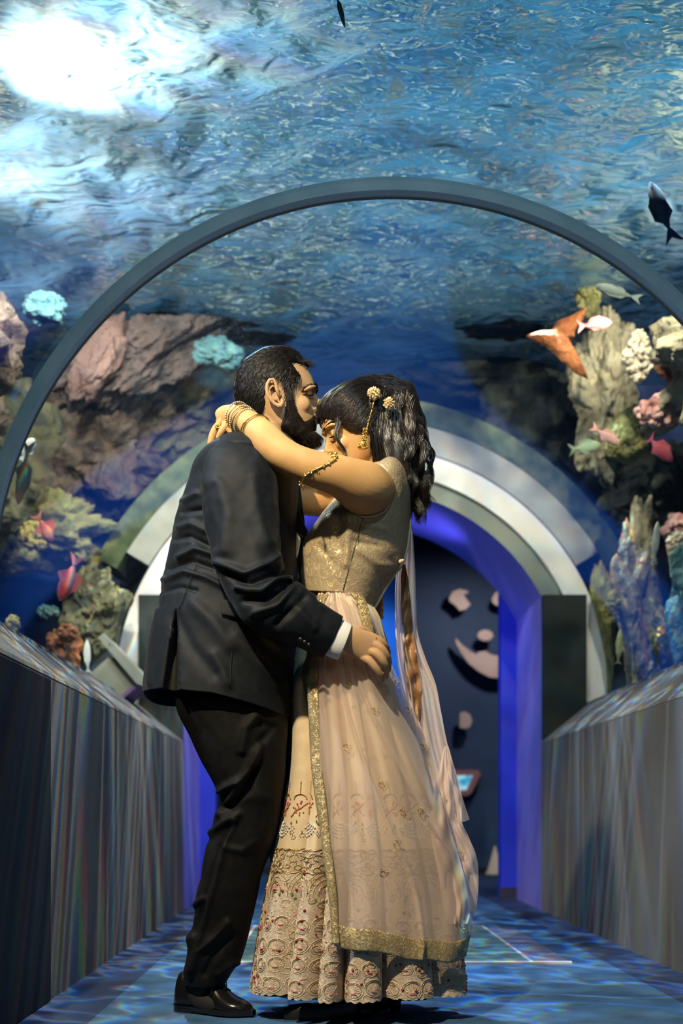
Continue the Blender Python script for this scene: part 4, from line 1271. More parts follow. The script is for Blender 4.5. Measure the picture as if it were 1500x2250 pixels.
# --- trousers
def leg(rows, segs, name, n=110, rws=230, nz=.004):
    zl = ZL(rows, power=.95)
    V, T, Y_, c = zl.grid(n, np.linspace(rows[0][0], rows[-1][0], rws)); V = V.reshape(-1, 3)
    Fc = grid_faces(rws, n, True); N = vnormals(V, Fc)
    if N[n * 40 + n // 4, 1] > 0: N = -N
    V = folds(V, N, segs)
    V = V + N * cloth_noise(V, nz, (9, 9, 6), len(segs))[:, None]
    return link(name, V, Fc, M_pants, tro)
tro = MB()
zh = ZL([(1480, 372, 640, 0, .15), (1540, 385, 640, 0, .17), (1580, 400, 636, 0, .16)])
zl_solid(tro, zh, np.linspace(1480, 1580, 14), 64)
tro = tro.build('trousers', M_pants, man)
leg([(1500, 388, 640, -.06, .11), (1569, 398, 635, -.06, .105), (1622, 425, 632, -.06, .10), (1684, 453, 629, -.055, .095), (1725, 474, 625, -.05, .09), (1752, 487, 622, -.05, .088), (1772, 486, 620, -.045, .085), (1793, 474, 618, -.04, .085), (1830, 470, 610, -.035, .085),
     (1861, 457, 599, -.03, .083), (1923, 443, 575, -.02, .08), (1970, 430, 564, -.01, .078), (2017, 426, 552, 0, .075), (2040, 421, 547, .005, .073), (2063, 408, 541, .01, .072), (2085, 411, 536, .015, .07), (2110, 408, 528, .02, .068), (2141, 400, 509, .03, .064), (2166, 402, 494, .035, .06)],
    [([(570, 1640), (548, 1690), (530, 1712), (487, 1736)], 8, .016), ([(560, 1690), (545, 1735), (515, 1765), (492, 1776)], 7, -.014), ([(525, 1724), (505, 1760), (484, 1790)], 8, .012), ([(522, 1790), (495, 1805), (465, 1832)], 8, .013),
     ([(518, 1802), (496, 1850), (470, 1950), (440, 2060), (418, 2140)], 6, .011), ([(508, 1815), (484, 1862), (458, 1950), (428, 2050)], 6, -.008), ([(500, 2025), (470, 2060), (440, 2088), (425, 2130)], 7, .012), ([(510, 2055), (470, 2100), (450, 2140)], 8, -.008),
     ([(560, 1575), (540, 1600), (530, 1650)], 9, .012), ([(575, 1590), (600, 1600), (565, 1640)], 9, -.008), ([(560, 1850), (530, 1870), (500, 1862)], 9, .006), ([(480, 2140), (500, 2125), (520, 2115)], 7, .008), ([(425, 1990), (445, 1975)], 6, .007)], 'trouser_leg')
leg([(1500, 440, 640, .08, .10), (1600, 470, 645, .09, .10), (1700, 520, 660, .12, .095), (1800, 560, 680, .17, .085), (1900, 585, 690, .21, .08), (2000, 600, 690, .25, .07), (2100, 610, 690, .29, .062), (2128, 612, 690, .30, .06)], [], 'trouser_leg')

# --- shoes
def shoe(base, toe_dir, parent_, L_=.275, k=1.0):
    """base: heel point on the floor, toe_dir: unit vector along the foot"""
    t = Vector(toe_dir).normalized(); sd = Vector((-t.y, t.x, 0))
    B = Vector(base)
    us = np.linspace(0, 1, 46)
    top = cr_interp([0, .05, .14, .3, .42, .55, .66, .76, .88, .96, 1], [.060, .098, .108, .104, .101, .090, .066, .052, .042, .030, .018], us) * k
    w = cr_interp([0, .06, .2, .38, .55, .7, .82, .93, 1], [.014, .029, .033, .034, .040, .044, .040, .024, .004], us) * k
    low = .016
    vs = []; n = 28
    for i, u in enumerate(us):
        for j in range(n):
            a = math.pi * (j / (n - 1))
            cx, cz = math.cos(a), math.sin(a)
            wx = w[i] * (abs(cx) ** .75) * np.sign(cx) * (1 - .25 * cz ** 3 * (1 if u > .15 else 0))
            zz = low + (top[i] - low) * cz ** .8
            vs.append(B + t * (u * L_) + sd * wx + Vector((0, 0, zz)))
    fs = [tuple(f) for f in grid_faces(len(us), n, False)]
    o = len(vs)
    fs += [(i * n, i * n + n - 1, (i + 1) * n + n - 1, (i + 1) * n) for i in range(len(us) - 1)]
    fs.append(tuple(range(n))); fs.append(tuple((len(us) - 1) * n + j for j in range(n)))
    sh = link('shoe', vs, fs, M_leather, parent_)
    # sole and heel
    so = []
    for i, u in enumerate(us):
        zb = .0045 if u > .27 else .015
        for zz, e in ((.019, .004), (zb, .003)):
            for s_ in (-1, 1): so.append(B + t * (u * L_ + (.004 if u == 1 else 0)) + sd * s_ * (w[i] + e) + Vector((0, 0, zz)))
    sf = []
    for i in range(len(us) - 1):
        a, b = i * 4, (i + 1) * 4
        sf += [(a, b, b + 1, a + 1), (a + 2, a + 3, b + 3, b + 2), (a, a + 2, b + 2, b), (a + 1, b + 1, b + 3, a + 3)]
    sf += [(0, 1, 3, 2), tuple((len(us) - 1) * 4 + q for q in (0, 2, 3, 1))]
    link('sole', so, sf, M_leather, sh, smooth=False)
    hb = []
    for zz in (.0, .016):
        for j in range(17):
            a = math.pi * j / 16
            hb.append(B + t * (.028 - .03 * math.sin(a)) * k + sd * .033 * math.cos(a) * k + Vector((0, 0, zz)))
        hb += [B + t * .072 * k + sd * -.034 * k + Vector((0, 0, zz)), B + t * .072 * k + sd * .034 * k + Vector((0, 0, zz))]
    m_ = 19
    hf = [tuple(range(m_)), tuple(range(2 * m_ - 1, m_ - 1, -1))] + [(i, (i + 1) % m_, (i + 1) % m_ + m_, i + m_) for i in range(m_)]
    link('heel', hb, hf, M_leather, sh, smooth=False)
    lc = MB()
    for i in range(5):
        u = .42 + i * .055; z = float(np.interp(u, us, top)) + .002
        lc.tube([B + t * (u * L_) + sd * -.019 + Vector((0, 0, z - .010)), B + t * (u * L_ + .004) + Vector((0, 0, z + .001)), B + t * (u * L_ + .006) + sd * .019 + Vector((0, 0, z - .010))], .0017, 6)
    u = .45; z = float(np.interp(u, us, top))
    for s_ in (-1, 1):
        lc.tube([B + t * (u * L_) + Vector((0, 0, z + .003)), B + t * (u * L_ + .01) + sd * s_ * .02 + Vector((0, 0, z + .006)), B + t * (u * L_ + .03) + sd * s_ * .034 + Vector((0, 0, z - .02)), B + t * (u * L_ + .028) + sd * s_ * .040 + Vector((0, 0, z - .045))], .0016, 6)
    lc.build('laces', M_lace, sh)
    return sh
M_lace = mat('laces', (.03, .03, .035), .3)
h0 = Vector((P(388, 0, 3.135).x, 3.135, 0)); t0 = Vector((P(556, 0, 3.02).x, 3.02, 0))
shoe(h0, t0 - h0, man, (t0 - h0).length)
shoe(Vector((P(612, 0, 3.38).x, 3.38, 0)), (1, -.25, 0), man, .27)
# ------------------------------------------------------------------ the woman
wom = thing('person', (P(785, 1788).x, YC + .04, 0), 'dark-haired woman in an embroidered cream and gold lehenga, arms round the man\'s neck', 'person')
pit, yaw = math.radians(20), math.radians(14)
WF = Vector((-math.cos(pit) * math.cos(yaw), -math.cos(pit) * math.sin(yaw), -math.sin(pit)))
WS = Vector((0, 0, 1)).cross(WF).normalized()          # her left is towards the camera
if WS.y > 0: WS = -WS
WU = WF.cross(WS); WU = WU if WU.z > 0 else -WU
WO = W(791, 950, .0)
def H(x, z, y=0.0):
    """x forward, z up in px; y metres towards the camera side"""
    return WO + WF * (x / S0) + WU * (z / S0) + WS * y
hw = [(98, -15, 8, .006), (93, -40, 36, .036), (82, -62, 60, .058), (64, -76, 74, .071), (42, -83, 79, .0755), (24, -84, 80, .075), (8, -82, 77, .072), (-8, -78, 76, .069), (-20, -72, 77, .066),
      (-32, -62, 79, .061), (-44, -50, 80, .055), (-56, -36, 79, .048), (-66, -18, 78, .040), (-75, 4, 73, .030), (-82, 28, 62, .014)]
class HeadLocal:
    def __init__(s, rows): s.r = np.array(rows, float)[::-1]
    def pos(s, t, z, off=0.0):
        """t: 0 = face, .25 = her left cheek, .5 = back"""
        z = np.asarray(z, float); xb, xf, w = [cr_interp(s.r[:, 0], s.r[:, k], z) for k in (1, 2, 3)]
        c, sn = np.cos(2 * np.pi * np.asarray(t)), np.sin(2 * np.pi * np.asarray(t))
        x = (xb + xf) / 2 + ((xf - xb) / 2 + off) * c
        y = (w * (1 - .2 * np.maximum(c, 0) ** 2) + off / S0) * sn
        Fv, Uv, Sv, O = map(np.array, (WF, WU, WS, WO))
        return O + x[..., None] / S0 * Fv + (z + 0 * x)[..., None] / S0 * Uv + y[..., None] * Sv
    def tx(s, x, z):
        xb, xf = [cr_interp(s.r[:, 0], s.r[:, k], z) for k in (1, 2)]
        return np.arccos(np.clip((x - (xb + xf) / 2) / ((xf - xb) / 2), -1, 1)) / (2 * np.pi)
HW = HeadLocal(hw)
mb = MB()
zs = np.linspace(98, -82, 56); nT = 60
Tm, Zm = np.meshgrid(np.arange(nT) / nT, zs)
Vh = HW.pos(Tm, Zm).reshape(-1, 3)
mb.add([tuple(v) for v in Vh], [tuple(f) for f in grid_faces(56, nT, True)] + [tuple(range(nT)), tuple(55 * nT + j for j in range(nT - 1, -1, -1))])
mb.tube([H(77, 8), H(80, -2), H(84, -11), H(88, -18)], [.0045, .0052, .0068, .0078], 12)
mb.ball(H(89, -19), .0085, 14, 10)
for s_ in (-1, 1):
    mb.ball(H(83, -23, s_ * .0095), .0062, 12, 8)
    mb.tube([H(78, 20, s_ * .008), H(77, 25, s_ * .022), H(70, 25, s_ * .040), H(58, 20, s_ * .054)], [.0035, .0045, .0045, .003], 10)
    mb.ball(H(57, -18, s_ * .037), (.020, .012, .018), 14, 10)
    mb.ball(H(66, 6, s_ * .0305), (.0115, .0115, .0115), 14, 10)
mb.ball(H(80, -39), (.007, .017, .0045), 14, 10); mb.ball(H(79, -47), (.0075, .015, .0055), 14, 10); mb.ball(H(74, -66), .014, 14, 10)
nk = [H(-22, -20), H(-28, -45)]
def pxy(v): q = F / v.y; return VX + v.x * q, VY - (v.z - EYE) * q
mb2 = [(*pxy(v), v.y - YC) for v in nk]
limb(mb, [(mb2[0][0], mb2[0][1], mb2[0][2], .047), (814, 985, .01, .047), (826, 1015, .015, .049), (838, 1045, .02, .06)])
core = ZL([(1030, 800, 880, .02, .09), (1050, 780, 893, .02, .14), (1085, 752, 900, .02, .15), (1140, 702, 896, .02, .145), (1200, 668, 888, .02, .13), (1260, 664, 858, .02, .112), (1310, 672, 812, .02, .11), (1400, 660, 850, .02, .135), (1500, 655, 860, .02, .14)])
zl_solid(mb, core, np.linspace(1030, 1500, 36), 40)
# near arm
limb(mb, [(838, 1076, -.05, .055), (803, 1075, -.128, .0690), (780, 1063, -.165, .0620), (742, 1045, -.195, .0505), (690, 1030, -.21, .0445), (640, 1010, -.212, .0415), (606, 987, -.208, .0415), (580, 961, -.195, .0400), (557, 938, -.170, .0340), (534, 921, -.135, .0285), (520, 914, -.115, .027)], 30, 7)
mb.ball(W(594, 984, -.207), .0345, 16, 12)
# far arm
limb(mb, [(812, 1068, .14, .058), (780, 1085, .16, .055), (730, 1098, .165, .046), (680, 1100, .15, .042), (630, 1075, .14, .041), (590, 1020, .12, .038), (560, 960, .085, .032), (535, 935, .05, .026), (520, 930, .02, .024)], 24, 6)
# legs down to the sandals
limb(mb, [(730, 1480, -.06, .085), (750, 1700, -.06, .065), (765, 1850, -.05, .05), (775, 2000, -.05, .048), (770, 2130, -.03, .032), (772, 2180, -.03, .028)])
limb(mb, [(760, 1480, .08, .085), (790, 1700, .08, .065), (815, 1850, .07, .05), (830, 2000, .07, .048), (838, 2110, .08, .032), (840, 2150, .08, .028)])
wbody = fuse('body', mb, .0032, SK_W, wom, 5)
wbody.data.materials.append(M_lip)
V = getV(wbody); N = getN(wbody)
for s_ in (-1, 1):
    V = dent(V, N, H(76, 8, s_ * .017), .008, .0045)
    V = dent(V, N, H(64, -6, s_ * .044), .010, .002)
    V = dent(V, N, H(79, -14, s_ * .020), .006, .003)
V = dent(V, N, H(84, -43), .004, .0015)
setV(wbody, V)
for p in wbody.data.polygons:
    d = Vector(p.center) - WO
    if d.dot(WF) * S0 > 74 and -53 < d.dot(WU) * S0 < -35 and abs(d.dot(WS)) < .02: p.material_index = 1
# hands, melted at a finer grain and joined to the arms
def fine(mb, vox, m, body, it=3):
    o = fuse('tmp', mb, vox, m, None, it)
    me = o.data
    vs = [v.co.copy() for v in me.vertices]; fs = [tuple(p.vertices) for p in me.polygons]
    q = MB(); q.add(vs, fs, 0)
    join_into(body, q)
    bpy.data.objects.remove(o); bpy.data.meshes.remove(me)
hn = MB()
limb(hn, [(530, 919, -.130, .0275), (519, 914, -.115, .0265), (507, 913, -.098, .028, .022), (495, 918, -.082, .032, .018), (486, 926, -.070, .030, .015)], 20, 6)
for i in range(4):   # near hand: fingers lie over the back of his neck and shoulder
    dy = -.088 + i * .019
    limb(hn, [(489 - i, 924 + i * 2, dy, .0105), (478 - i * 1.5, 938 + i, dy + .004, .0098), (470 - i * 1.5, 955 + i, dy + .008, .0090), (465 - i, 972 + i, dy + .012, .0080), (464, 984, dy + .015, .0066)], 12, 5)
limb(hn, [(508, 922, -.115, .0115), (497, 934, -.128, .0105), (487, 948, -.130, .0095), (480, 962, -.125, .0078)], 12, 5)
fine(hn, .0015, SK_W, wbody)
hn = MB()
limb(hn, [(535, 936, .03, .025), (520, 934, -.005, .026, .02), (508, 932, -.030, .028, .017), (498, 934, -.05, .026, .014)], 20, 6)
for i in range(4):
    limb(hn, [(502, 925 + i * 6, -.055, .0095), (494, 928 + i * 7, -.085, .0092), (494 + i * 2, 936 + i * 6, -.112, .0085), (500 + i * 4, 944 + i * 4, -.130, .0072)], 12, 5)
limb(hn, [(520, 944, -.02, .011), (510, 952, -.06, .0098), (500, 950, -.09, .0085)], 12, 5)
fine(hn, .0015, SK_W, wbody)
# man's near hand
hn = MB()
limb(hn, [(745, 1401, -.218, .0300, .0225), (760, 1402, -.2145, .0310, .0225), (778, 1409, -.210, .0345, .0200), (798, 1418, -.204, .0380, .0175), (815, 1426, -.199, .0385, .0150)], 28, 8)
FG4 = [
 [(812, 1397, -.196, .0108), (830, 1406, -.195, .0110), (843, 1417, -.186, .0104), (850, 1431, -.168, .0096), (850, 1446, -.148, .0082)],
 [(814, 1412, -.203, .0112), (833, 1422, -.205, .0116), (846, 1437, -.198, .0108), (852, 1455, -.180, .0102), (851, 1472, -.160, .0088)],
 [(808, 1429, -.205, .0112), (827, 1437, -.209, .0116), (840, 1452, -.205, .0110), (847, 1469, -.190, .0100), (846, 1485, -.172, .0086)],
 [(795, 1443, -.203, .0108), (812, 1453, -.207, .0108), (824, 1467, -.205, .0100), (833, 1481, -.196, .0092), (838, 1493, -.184, .0078)]]
for f_ in FG4: limb(hn, f_, 14, 6)
limb(hn, [(775, 1392, -.190, .015), (792, 1386, -.165, .013), (810, 1388, -.140, .011), (822, 1394, -.125, .0095)], 12, 5)
fine(hn, .0014, SK_M, mbody, 2)
for p_ in mbody.data.polygons:
    if p_.center.z < .30: p_.material_index = 2
# eye line, brows
ea = MB(); ea.tube([H(77, 4, .019), H(76, 1.5, .028), H(71, 1, .038), H(62, 4, .0445)], [.0012, .0022, .0024, .0012], 6); ea.build('eyelash', M_beard, wbody)
eb = []
rs_ = np.random.RandomState(4)
for i in range(220):
    q = rs_.rand(); x = 85 - 21 * q; z = 22 + 7 * math.sin(q * 2.6) + rs_.normal(0, 1.1) * (1 - q * .6); y = .010 + .040 * q
    p0 = H(x, z, y); eb.append([p0, p0 + (H(x - 4, z + 1.5, y + .006) - p0) * .8, H(x - 6.5, z + 1.8, y + .011)])
strands_obj('eyebrow', eb, M_beard, wbody, .0006)

# --- hair: a cap, a lifted crown, a long wavy tail and loose strands
M_whair = mat('glossy_black_hair', (.010, .008, .009), .30)
M_whair.node_tree.nodes['Principled BSDF'].inputs['Specular IOR Level'].default_value = .7
cap_poly = [(84, 52), (74, 46), (62, 34), (50, 14), (40, -2), (26, -12), (8, -16), (-10, -26), (-30, -46), (-60, -56), (-110, -56), (-110, 120), (60, 120), (84, 80)]
def wcap():
    n, rows = 150, 110
    zz = np.linspace(99, -60, rows)
    T, Z = np.meshgrid(np.arange(n) / n, zz)
    xb, xf, w = [cr_interp(HW.r[:, 0], HW.r[:, k], Z) for k in (1, 2, 3)]
    X = (xb + xf) / 2 + (xf - xb) / 2 * np.cos(2 * np.pi * T)
    ins = in_poly(X, Z, cap_poly); d = poly_dist(X, Z, cap_poly)
    h = np.where(ins, np.minimum(d / 16, 1) ** .7, 0)
    vol = 9 + 7 * np.clip((Z - 20) / 60, 0, 1) * np.clip((40 - X) / 90, 0, 1)
    base = HW.pos(T, Z).reshape(-1, 3)
    nz = np.array([mn.noise(Vector((float(v[0]) * 30, float(v[1]) * 80, float(v[2]) * 50))) for v in base]).reshape(X.shape)
    d_ = base - np.array(H(-2, 12)); d_ /= np.linalg.norm(d_, axis=1, keepdims=True)
    V = base + d_ * (np.where(ins, (vol - 3) * h + 2.5 * nz * h, -3).ravel() / S0)[:, None]
    Fc = grid_faces(rows, n, True); keep = ins.ravel()[Fc].sum(1) >= 2
    return link('hair', V, Fc[keep], M_whair, wom)
wh = wcap(); wh.data.materials[0] = M_hcap
bun = MB()
bun.ball(W(843, 872, 0), (.058, .058, .050), 24, 18); bun.ball(W(820, 858, 0), (.046, .055, .034), 24, 18); bun.ball(W(872, 895, .0), (.055, .062, .062), 24, 18)
bun.ball(W(858, 940, .0), (.052, .066, .065), 20, 14)
bun = fuse('hair_crown', bun, .004, M_hcap, wh, 8)
V = getV(bun); V = V + getN(bun) * cloth_noise(V, .010, (16, 50, 26), 3)[:, None]; setV(bun, V)
tl = MB()
limb(tl, [(880, 905, 0, .048), (893, 950, -.01, .046), (893, 1000, -.02, .040), (901, 1045, -.02, .033), (910, 1085, -.015, .024), (918, 1115, -.01, .014), (922, 1130, -.01, .008)], 24, 6)
limb(tl, [(850, 950, -.03, .040), (862, 1000, -.05, .030), (880, 1045, -.05, .026), (900, 1085, -.04, .018)], 18, 6)
tl = fuse('hair_tail', tl, .004, M_hcap, wh, 6)
V = getV(tl); V = V + getN(tl) * cloth_noise(V, .014, (30, 40, 9), 9)[:, None]; setV(tl, V)
R2 = np.random.RandomState(12)
lines = []
from mathutils.bvhtree import BVHTree
def bvh_of(objs):
    vs, fs = [], []
    for o in objs:
        b0 = len(vs); vs += [v.co.copy() for v in o.data.vertices]; fs += [tuple(i + b0 for i in p.vertices) for p in o.data.polygons]
    return BVHTree.FromPolygons(vs, fs)
HB = bvh_of([wh, bun, tl]); HC = W(812, 915, 0)
def lift_out(ln, lo=.0008, hi=.0045):
    out = []; e = R2.uniform(lo, hi)
    for p in ln:
        p = Vector(p); d = (p - HC); l = d.length; d.normalize()
        hit = HB.ray_cast(HC + d * .3, -d)
        if hit[0] is not None:
            r_ = (hit[0] - HC).length
            if l < r_ + e: p = HC + d * (r_ + e)
        out.append(p)
    return np.array(out)
# swept back from the hairline to the crown
for i in range(1500):
    q = R2.rand(); y = R2.uniform(-.068, .072)
    hx = np.interp(q, [0, .25, .5, .75, 1], [76, 62, 46, 30, 6]); hz = np.interp(q, [0, .25, .5, .75, 1], [48, 34, 10, -8, -16])
    ww = float(cr_interp(HW.r[:, 0], HW.r[:, 3], hz))
    a = math.asin(max(-1, min(1, y / ww))) / (2 * math.pi)
    t = float(HW.tx(hx, hz)); t = t if y > 0 else 1 - t
    if q < .2: t = a * 1.0
    p0 = HW.pos(np.array(t), np.array(hz + R2.uniform(-2, 6)), 1.5)
    end = np.array(W(842 + R2.uniform(-18, 26), 872 + R2.uniform(-22, 42), -.045 * np.sign(y) * abs(y) / .07 + R2.uniform(-.012, .012)))
    out = np.array(p0) - np.array(H(-5, 10)); out /= np.linalg.norm(out)
    L = np.linalg.norm(end - p0)
    wv = R2.uniform(.003, .008)
    ln = bez(p0, p0 + out * L * .22 + (end - p0) * .2 + np.array([0, 0, .004]), end + out * L * .16 + (p0 - end) * .25, end, 14)
    ln += np.sin(np.linspace(0, R2.uniform(5, 9), 14) + R2.uniform(0, 6))[:, None] * np.array(WU) * wv * .4
    lines.append(lift_out(ln))
# down the nape from the crown
for i in range(1300):
    x0 = R2.uniform(812, 880); y0 = R2.uniform(875, 930); dy = -R2.uniform(.03, .068)
    x1 = x0 + R2.uniform(5, 35); y1 = R2.uniform(985, 1050)
    ln = bez(W(x0, y0, dy), W(x0 - 4, y0 + 35, dy - .012), W(x1 - 12, y1 - 40, dy - .006), W(x1, y1, dy + .01), 12)
    lines.append(lift_out(ln))
# crown arcs
for i in range(700):
    a = R2.uniform(-1.2, 1.2); b = R2.uniform(0, 1)
    x0 = 795 + 25 * b; c0 = W(x0, 868 - 22 * b, .05 * math.sin(a)); r = 1.02 + R2.uniform(0, .05)
    c2 = W(905 + R2.uniform(-12, 18), 900 + R2.uniform(-10, 50), .058 * math.sin(a)); lift = (.050 + R2.uniform(0, .018)) * math.cos(a * .8)
    ln = bez(c0, np.array(c0) + [.02, -.02 * math.sin(a) * -1, lift], np.array(c2) + [-.005, 0, lift * 1.0], c2, 14)
    lines.append(lift_out(ln))
cs = np.array([[870, 892, 0], [884, 930, -.01], [892, 975, -.02], [893, 1020, -.02], [906, 1060, -.02], [916, 1100, -.01], [930, 1142, -.01]], float)
locks = []
for i in range(46):   # wavy locks of the tail, each a twisting bundle
    locks.append((R2.uniform(0, 6.283), math.sqrt(R2.uniform(.25, 1.15)), R2.uniform(0, 6.3), R2.uniform(10, 17), R2.uniform(.62, 1.04), R2.uniform(.010, .019)))
for i in range(2700):
    a0, rr, ph, fr, L_, cw = locks[i % 46]
    k = np.linspace(0, L_ * R2.uniform(.86, 1.02), 34)
    kk = k * 6; idx = np.arange(7)
    cx, cy, cd = [cr_interp(idx, cs[:, j], kk) for j in range(3)]
    rad = np.interp(k, [0, .2, .5, .8, 1], [.040, .058, .052, .036, .020])
    cur = cw * np.clip(k * 1.5, 0, 1) ** .7
    ang = a0 + .8 * k
    base = np.array([W(x, y, d) for x, y, d in zip(cx, cy, cd)])
    j_ = R2.normal(0, 1, 3) * .0034
    off = np.stack([np.cos(ang) * rad * rr + np.sin(k * fr + ph) * cur, np.sin(ang) * rad * rr + np.cos(k * fr + ph) * cur, .004 * np.sin(k * fr * 2 + ph)], -1)
    lines.append(base + off + j_ * (1 + .5 * np.sin(k * fr + ph))[:, None])
# springy outer locks to the right of the tail
for i in range(240):
    g = R2.randint(0, 6)
    x0 = [915, 925, 930, 900, 920, 880][g]; y0 = [925, 960, 1000, 1060, 1040, 1060][g]
    x1 = [950, 955, 948, 938, 950, 905][g]; y1 = [1030, 1035, 1085, 1150, 1010, 1130][g]
    bow = [18, 26, 16, 10, 24, -14][g]; s1 = R2.normal(0, 3.0); s2 = R2.normal(0, .012)
    lines.append(bez(W(x0 + s1, y0 + s1, s2), W(x0 + bow + s1, y0 + 30, s2), W(x1 + bow * .4 + s1, y1 - 40, s2), W(x1 - bow * .7 + s1 * .6, y1 + R2.normal(0, 4), s2), 12))
for i in range(120):   # curled ends
    a = R2.uniform(0, 6.3); s1 = R2.normal(0, 4)
    q = np.linspace(0, 1, 16)
    X = 926 + s1 + 14 * np.sin(q * 5 + a * .2) * (1 - q * .5); Y_ = 1095 + q * 55 + R2.normal(0, 3)
    lines.append(np.array([W(x, y, R2.normal(0, .002) + .012 * math.cos(a + 4 * t)) for x, y, t in zip(X, Y_, q)]))
M_strand = mat('hair_strand', (.018, .013, .013), .26)
M_strand.node_tree.nodes['Principled BSDF'].inputs['Specular IOR Level'].default_value = .9
strands_obj('hair_strands', lines, M_strand, wh, .00085)
# loose tendril by the cheek and flyaway curls
td = []
for i in range(70):
    s1, s2 = R2.normal(0, 1.6), R2.normal(0, .003)
    c = [(738, 900, -.066), (741, 928, -.072), (741, 950, -.072), (745, 972, -.072), (754, 990, -.072), (764, 1002, -.075), (765, 1012, -.078)]
    idx = np.arange(7); q = np.linspace(0, 6 * R2.uniform(.85, 1), 22)
    sp = np.interp(q, [0, 3, 6], [2.2, 1, 1.2])
    ca = np.array(c)
    td.append(np.array([W(x + s1 * m_ + 3.5 * math.sin(qq * 2.1), y, d + s2) for x, y, d, m_, qq in zip(cr_interp(idx, ca[:, 0], q), cr_interp(idx, ca[:, 1], q), cr_interp(idx, ca[:, 2], q), sp, q)]))
strands_obj('cheek_lock', td, M_whair, wh, .0006); td = []
for i in range(60):
    x = R2.uniform(770, 905); y = 850 - 16 * math.sin((x - 770) / 135 * 3.1) + R2.uniform(-4, 8)
    td.append(bez(W(x, y, R2.uniform(-.03, .03)), W(x - 6, y - 10, 0), W(x + 10, y - 12 - R2.uniform(0, 6), 0), W(x + R2.uniform(5, 18), y - 2, 0), 8))
strands_obj('loose_strands', td, M_whair, wh, .0005)

# flowers, ear chain
M_petal = mat('cream_petal', (.80, .62, .36), .6)
def flower(x, y, dy, r):
    c = W(x, y, dy); mbp = MB()
    mbp.ball(c, r * .62, 14, 10)
    rnd = random.Random(int(x))
    for i in range(90):
        z = rnd.uniform(-1, 1); a = rnd.uniform(0, 6.283); q = math.sqrt(1 - z * z)
        d = Vector((q * math.cos(a), -abs(z) if rnd.random() < .8 else z, q * math.sin(a))).normalized()
        p0, p1 = c + d * r * .5, c + d * r * rnd.uniform(.9, 1.08)
        mbp.tube([p0, p0.lerp(p1, .6), p1], [r * .07, r * .11, r * .05], 5)
    return mbp.build('flower', M_petal, wh)
flower(821, 865, -.098, .0175); flower(854, 887, -.098, .0165)
chn = MB()
cpts = [(822, 880), (817, 900), (812, 918), (808, 934), (803, 950), (799, 966), (797, 980)]
for i in range(46):
    q = i / 45 * 6; idx = np.arange(7); ca = np.array(cpts, float)
    x, y = float(cr_interp(idx, ca[:, 0], q)), float(cr_interp(idx, ca[:, 1], q))
    chn.ball(W(x, y, -.098 + .004 * math.sin(i)), .0018 + .0009 * (i % 3 == 0), 7, 5)
rnd = random.Random(2)
for i in range(60):
    q = rnd.random(); chn.ball(W(803 - 6 * q + rnd.uniform(-5, 5), 940 + q * 42, -.098 + rnd.uniform(-.006, .006)), rnd.uniform(.0016, .0030), 7, 5)
chn.build('ear_chain', M_gold, wh)
ej = MB()
for i in range(80):
    a = rnd.uniform(0, 6.283); q = rnd.random()
    r = .004 + .009 * q
    ej.ball(W(797, 968 + q * 16, -.093) + Vector((r * math.cos(a), r * math.sin(a), 0)), .0019, 6, 5)
ej.tube([W(797, 962, -.093), W(797, 970, -.093), W(797, 985, -.093)], [.002, .006, .013], 14)
ej.build('earring', M_gold, wom)

# --- bangles, armlet, rings
def bangle(c, axis, R, r, n=64, beads=0, squash=1.0, name='bangle', m=None):
    c = Vector(c); ax = Vector(axis).normalized()
    u_ = ax.orthogonal().normalized(); v_ = ax.cross(u_)
    mbb = MB(); pts = [c + (u_ * math.cos(2 * math.pi * i / n) + v_ * math.sin(2 * math.pi * i / n)) * R for i in range(n + 1)]
    mbb.tube(pts, r, 8, cap=False)
    for i in range(beads):
        a = 2 * math.pi * i / beads
        mbb.ball(c + (u_ * math.cos(a) + v_ * math.sin(a)) * (R + r * .6), r * 1.15, 6, 5, 1)
    return mbb.build(name, None, wom, mats=[m or M_gold, M_gem])
M_gem = mat('pale_stone', (.85, .80, .72), .12)
def axis_at(i, ctrl):
    return W(*ctrl[i + 1]) - W(*ctrl[i - 1])
AW = W(514, 912, -.108); AE = W(560, 941, -.172)
axd = (AE - AW)
for q, R, r, b, tilt in ((.20, .0375, .0019, 40, .22), (.30, .0365, .0021, 0, .10), (.40, .036, .0019, 44, .04), (.50, .0345, .0022, 0, -.05), (.58, .0345, .0017, 42, -.02), (1.0, .0385, .0016, 0, -.38), (1.08, .0385, .0012, 0, -.30)):
    bangle(AW + axd * q, axd.normalized() + Vector((0, 0, tilt)), R, r, 64, b)
ar = MB()
apts = [(722, 998, -.165), (733, 1003, -.205), (736, 1010, -.232), (725, 1018, -.248), (706, 1026, -.255), (688, 1034, -.256), (672, 1044, -.253), (663, 1056, -.246), (661, 1068, -.236), (666, 1076, -.222)]
idx = np.arange(len(apts)); aa = np.array(apts, float)
q = np.linspace(0, len(apts) - 1, 60)
ap = [W(*[float(cr_interp(idx, aa[:, j], k)) for j in range(3)]) for k in q]
AB = bvh_of([wbody])
for i_, p_ in enumerate(ap):
    d_ = (p_ - Vector((0, 0, EYE))).normalized()
    h_ = AB.ray_cast(p_ - d_ * .15, d_)
    if h_[0] is not None and h_[3] < .30: ap[i_] = h_[0] + h_[1] * .0015
ar.tube(ap, [.0016 + .0012 * math.sin(math.pi * min(k / 6.0, 1)) for k in q], 8)
for i in range(0, 60, 5):
    for j in range(4): ar.ball(ap[i] + Vector((rnd.uniform(-.004, .004), -.002, rnd.uniform(-.005, .005))), rnd.uniform(.0014, .0030), 7, 5)
for j in range(14): ar.ball(ap[8] + Vector((rnd.uniform(-.010, .006), -.002, rnd.uniform(-.004, .009))), rnd.uniform(.0022, .0040), 7, 5)
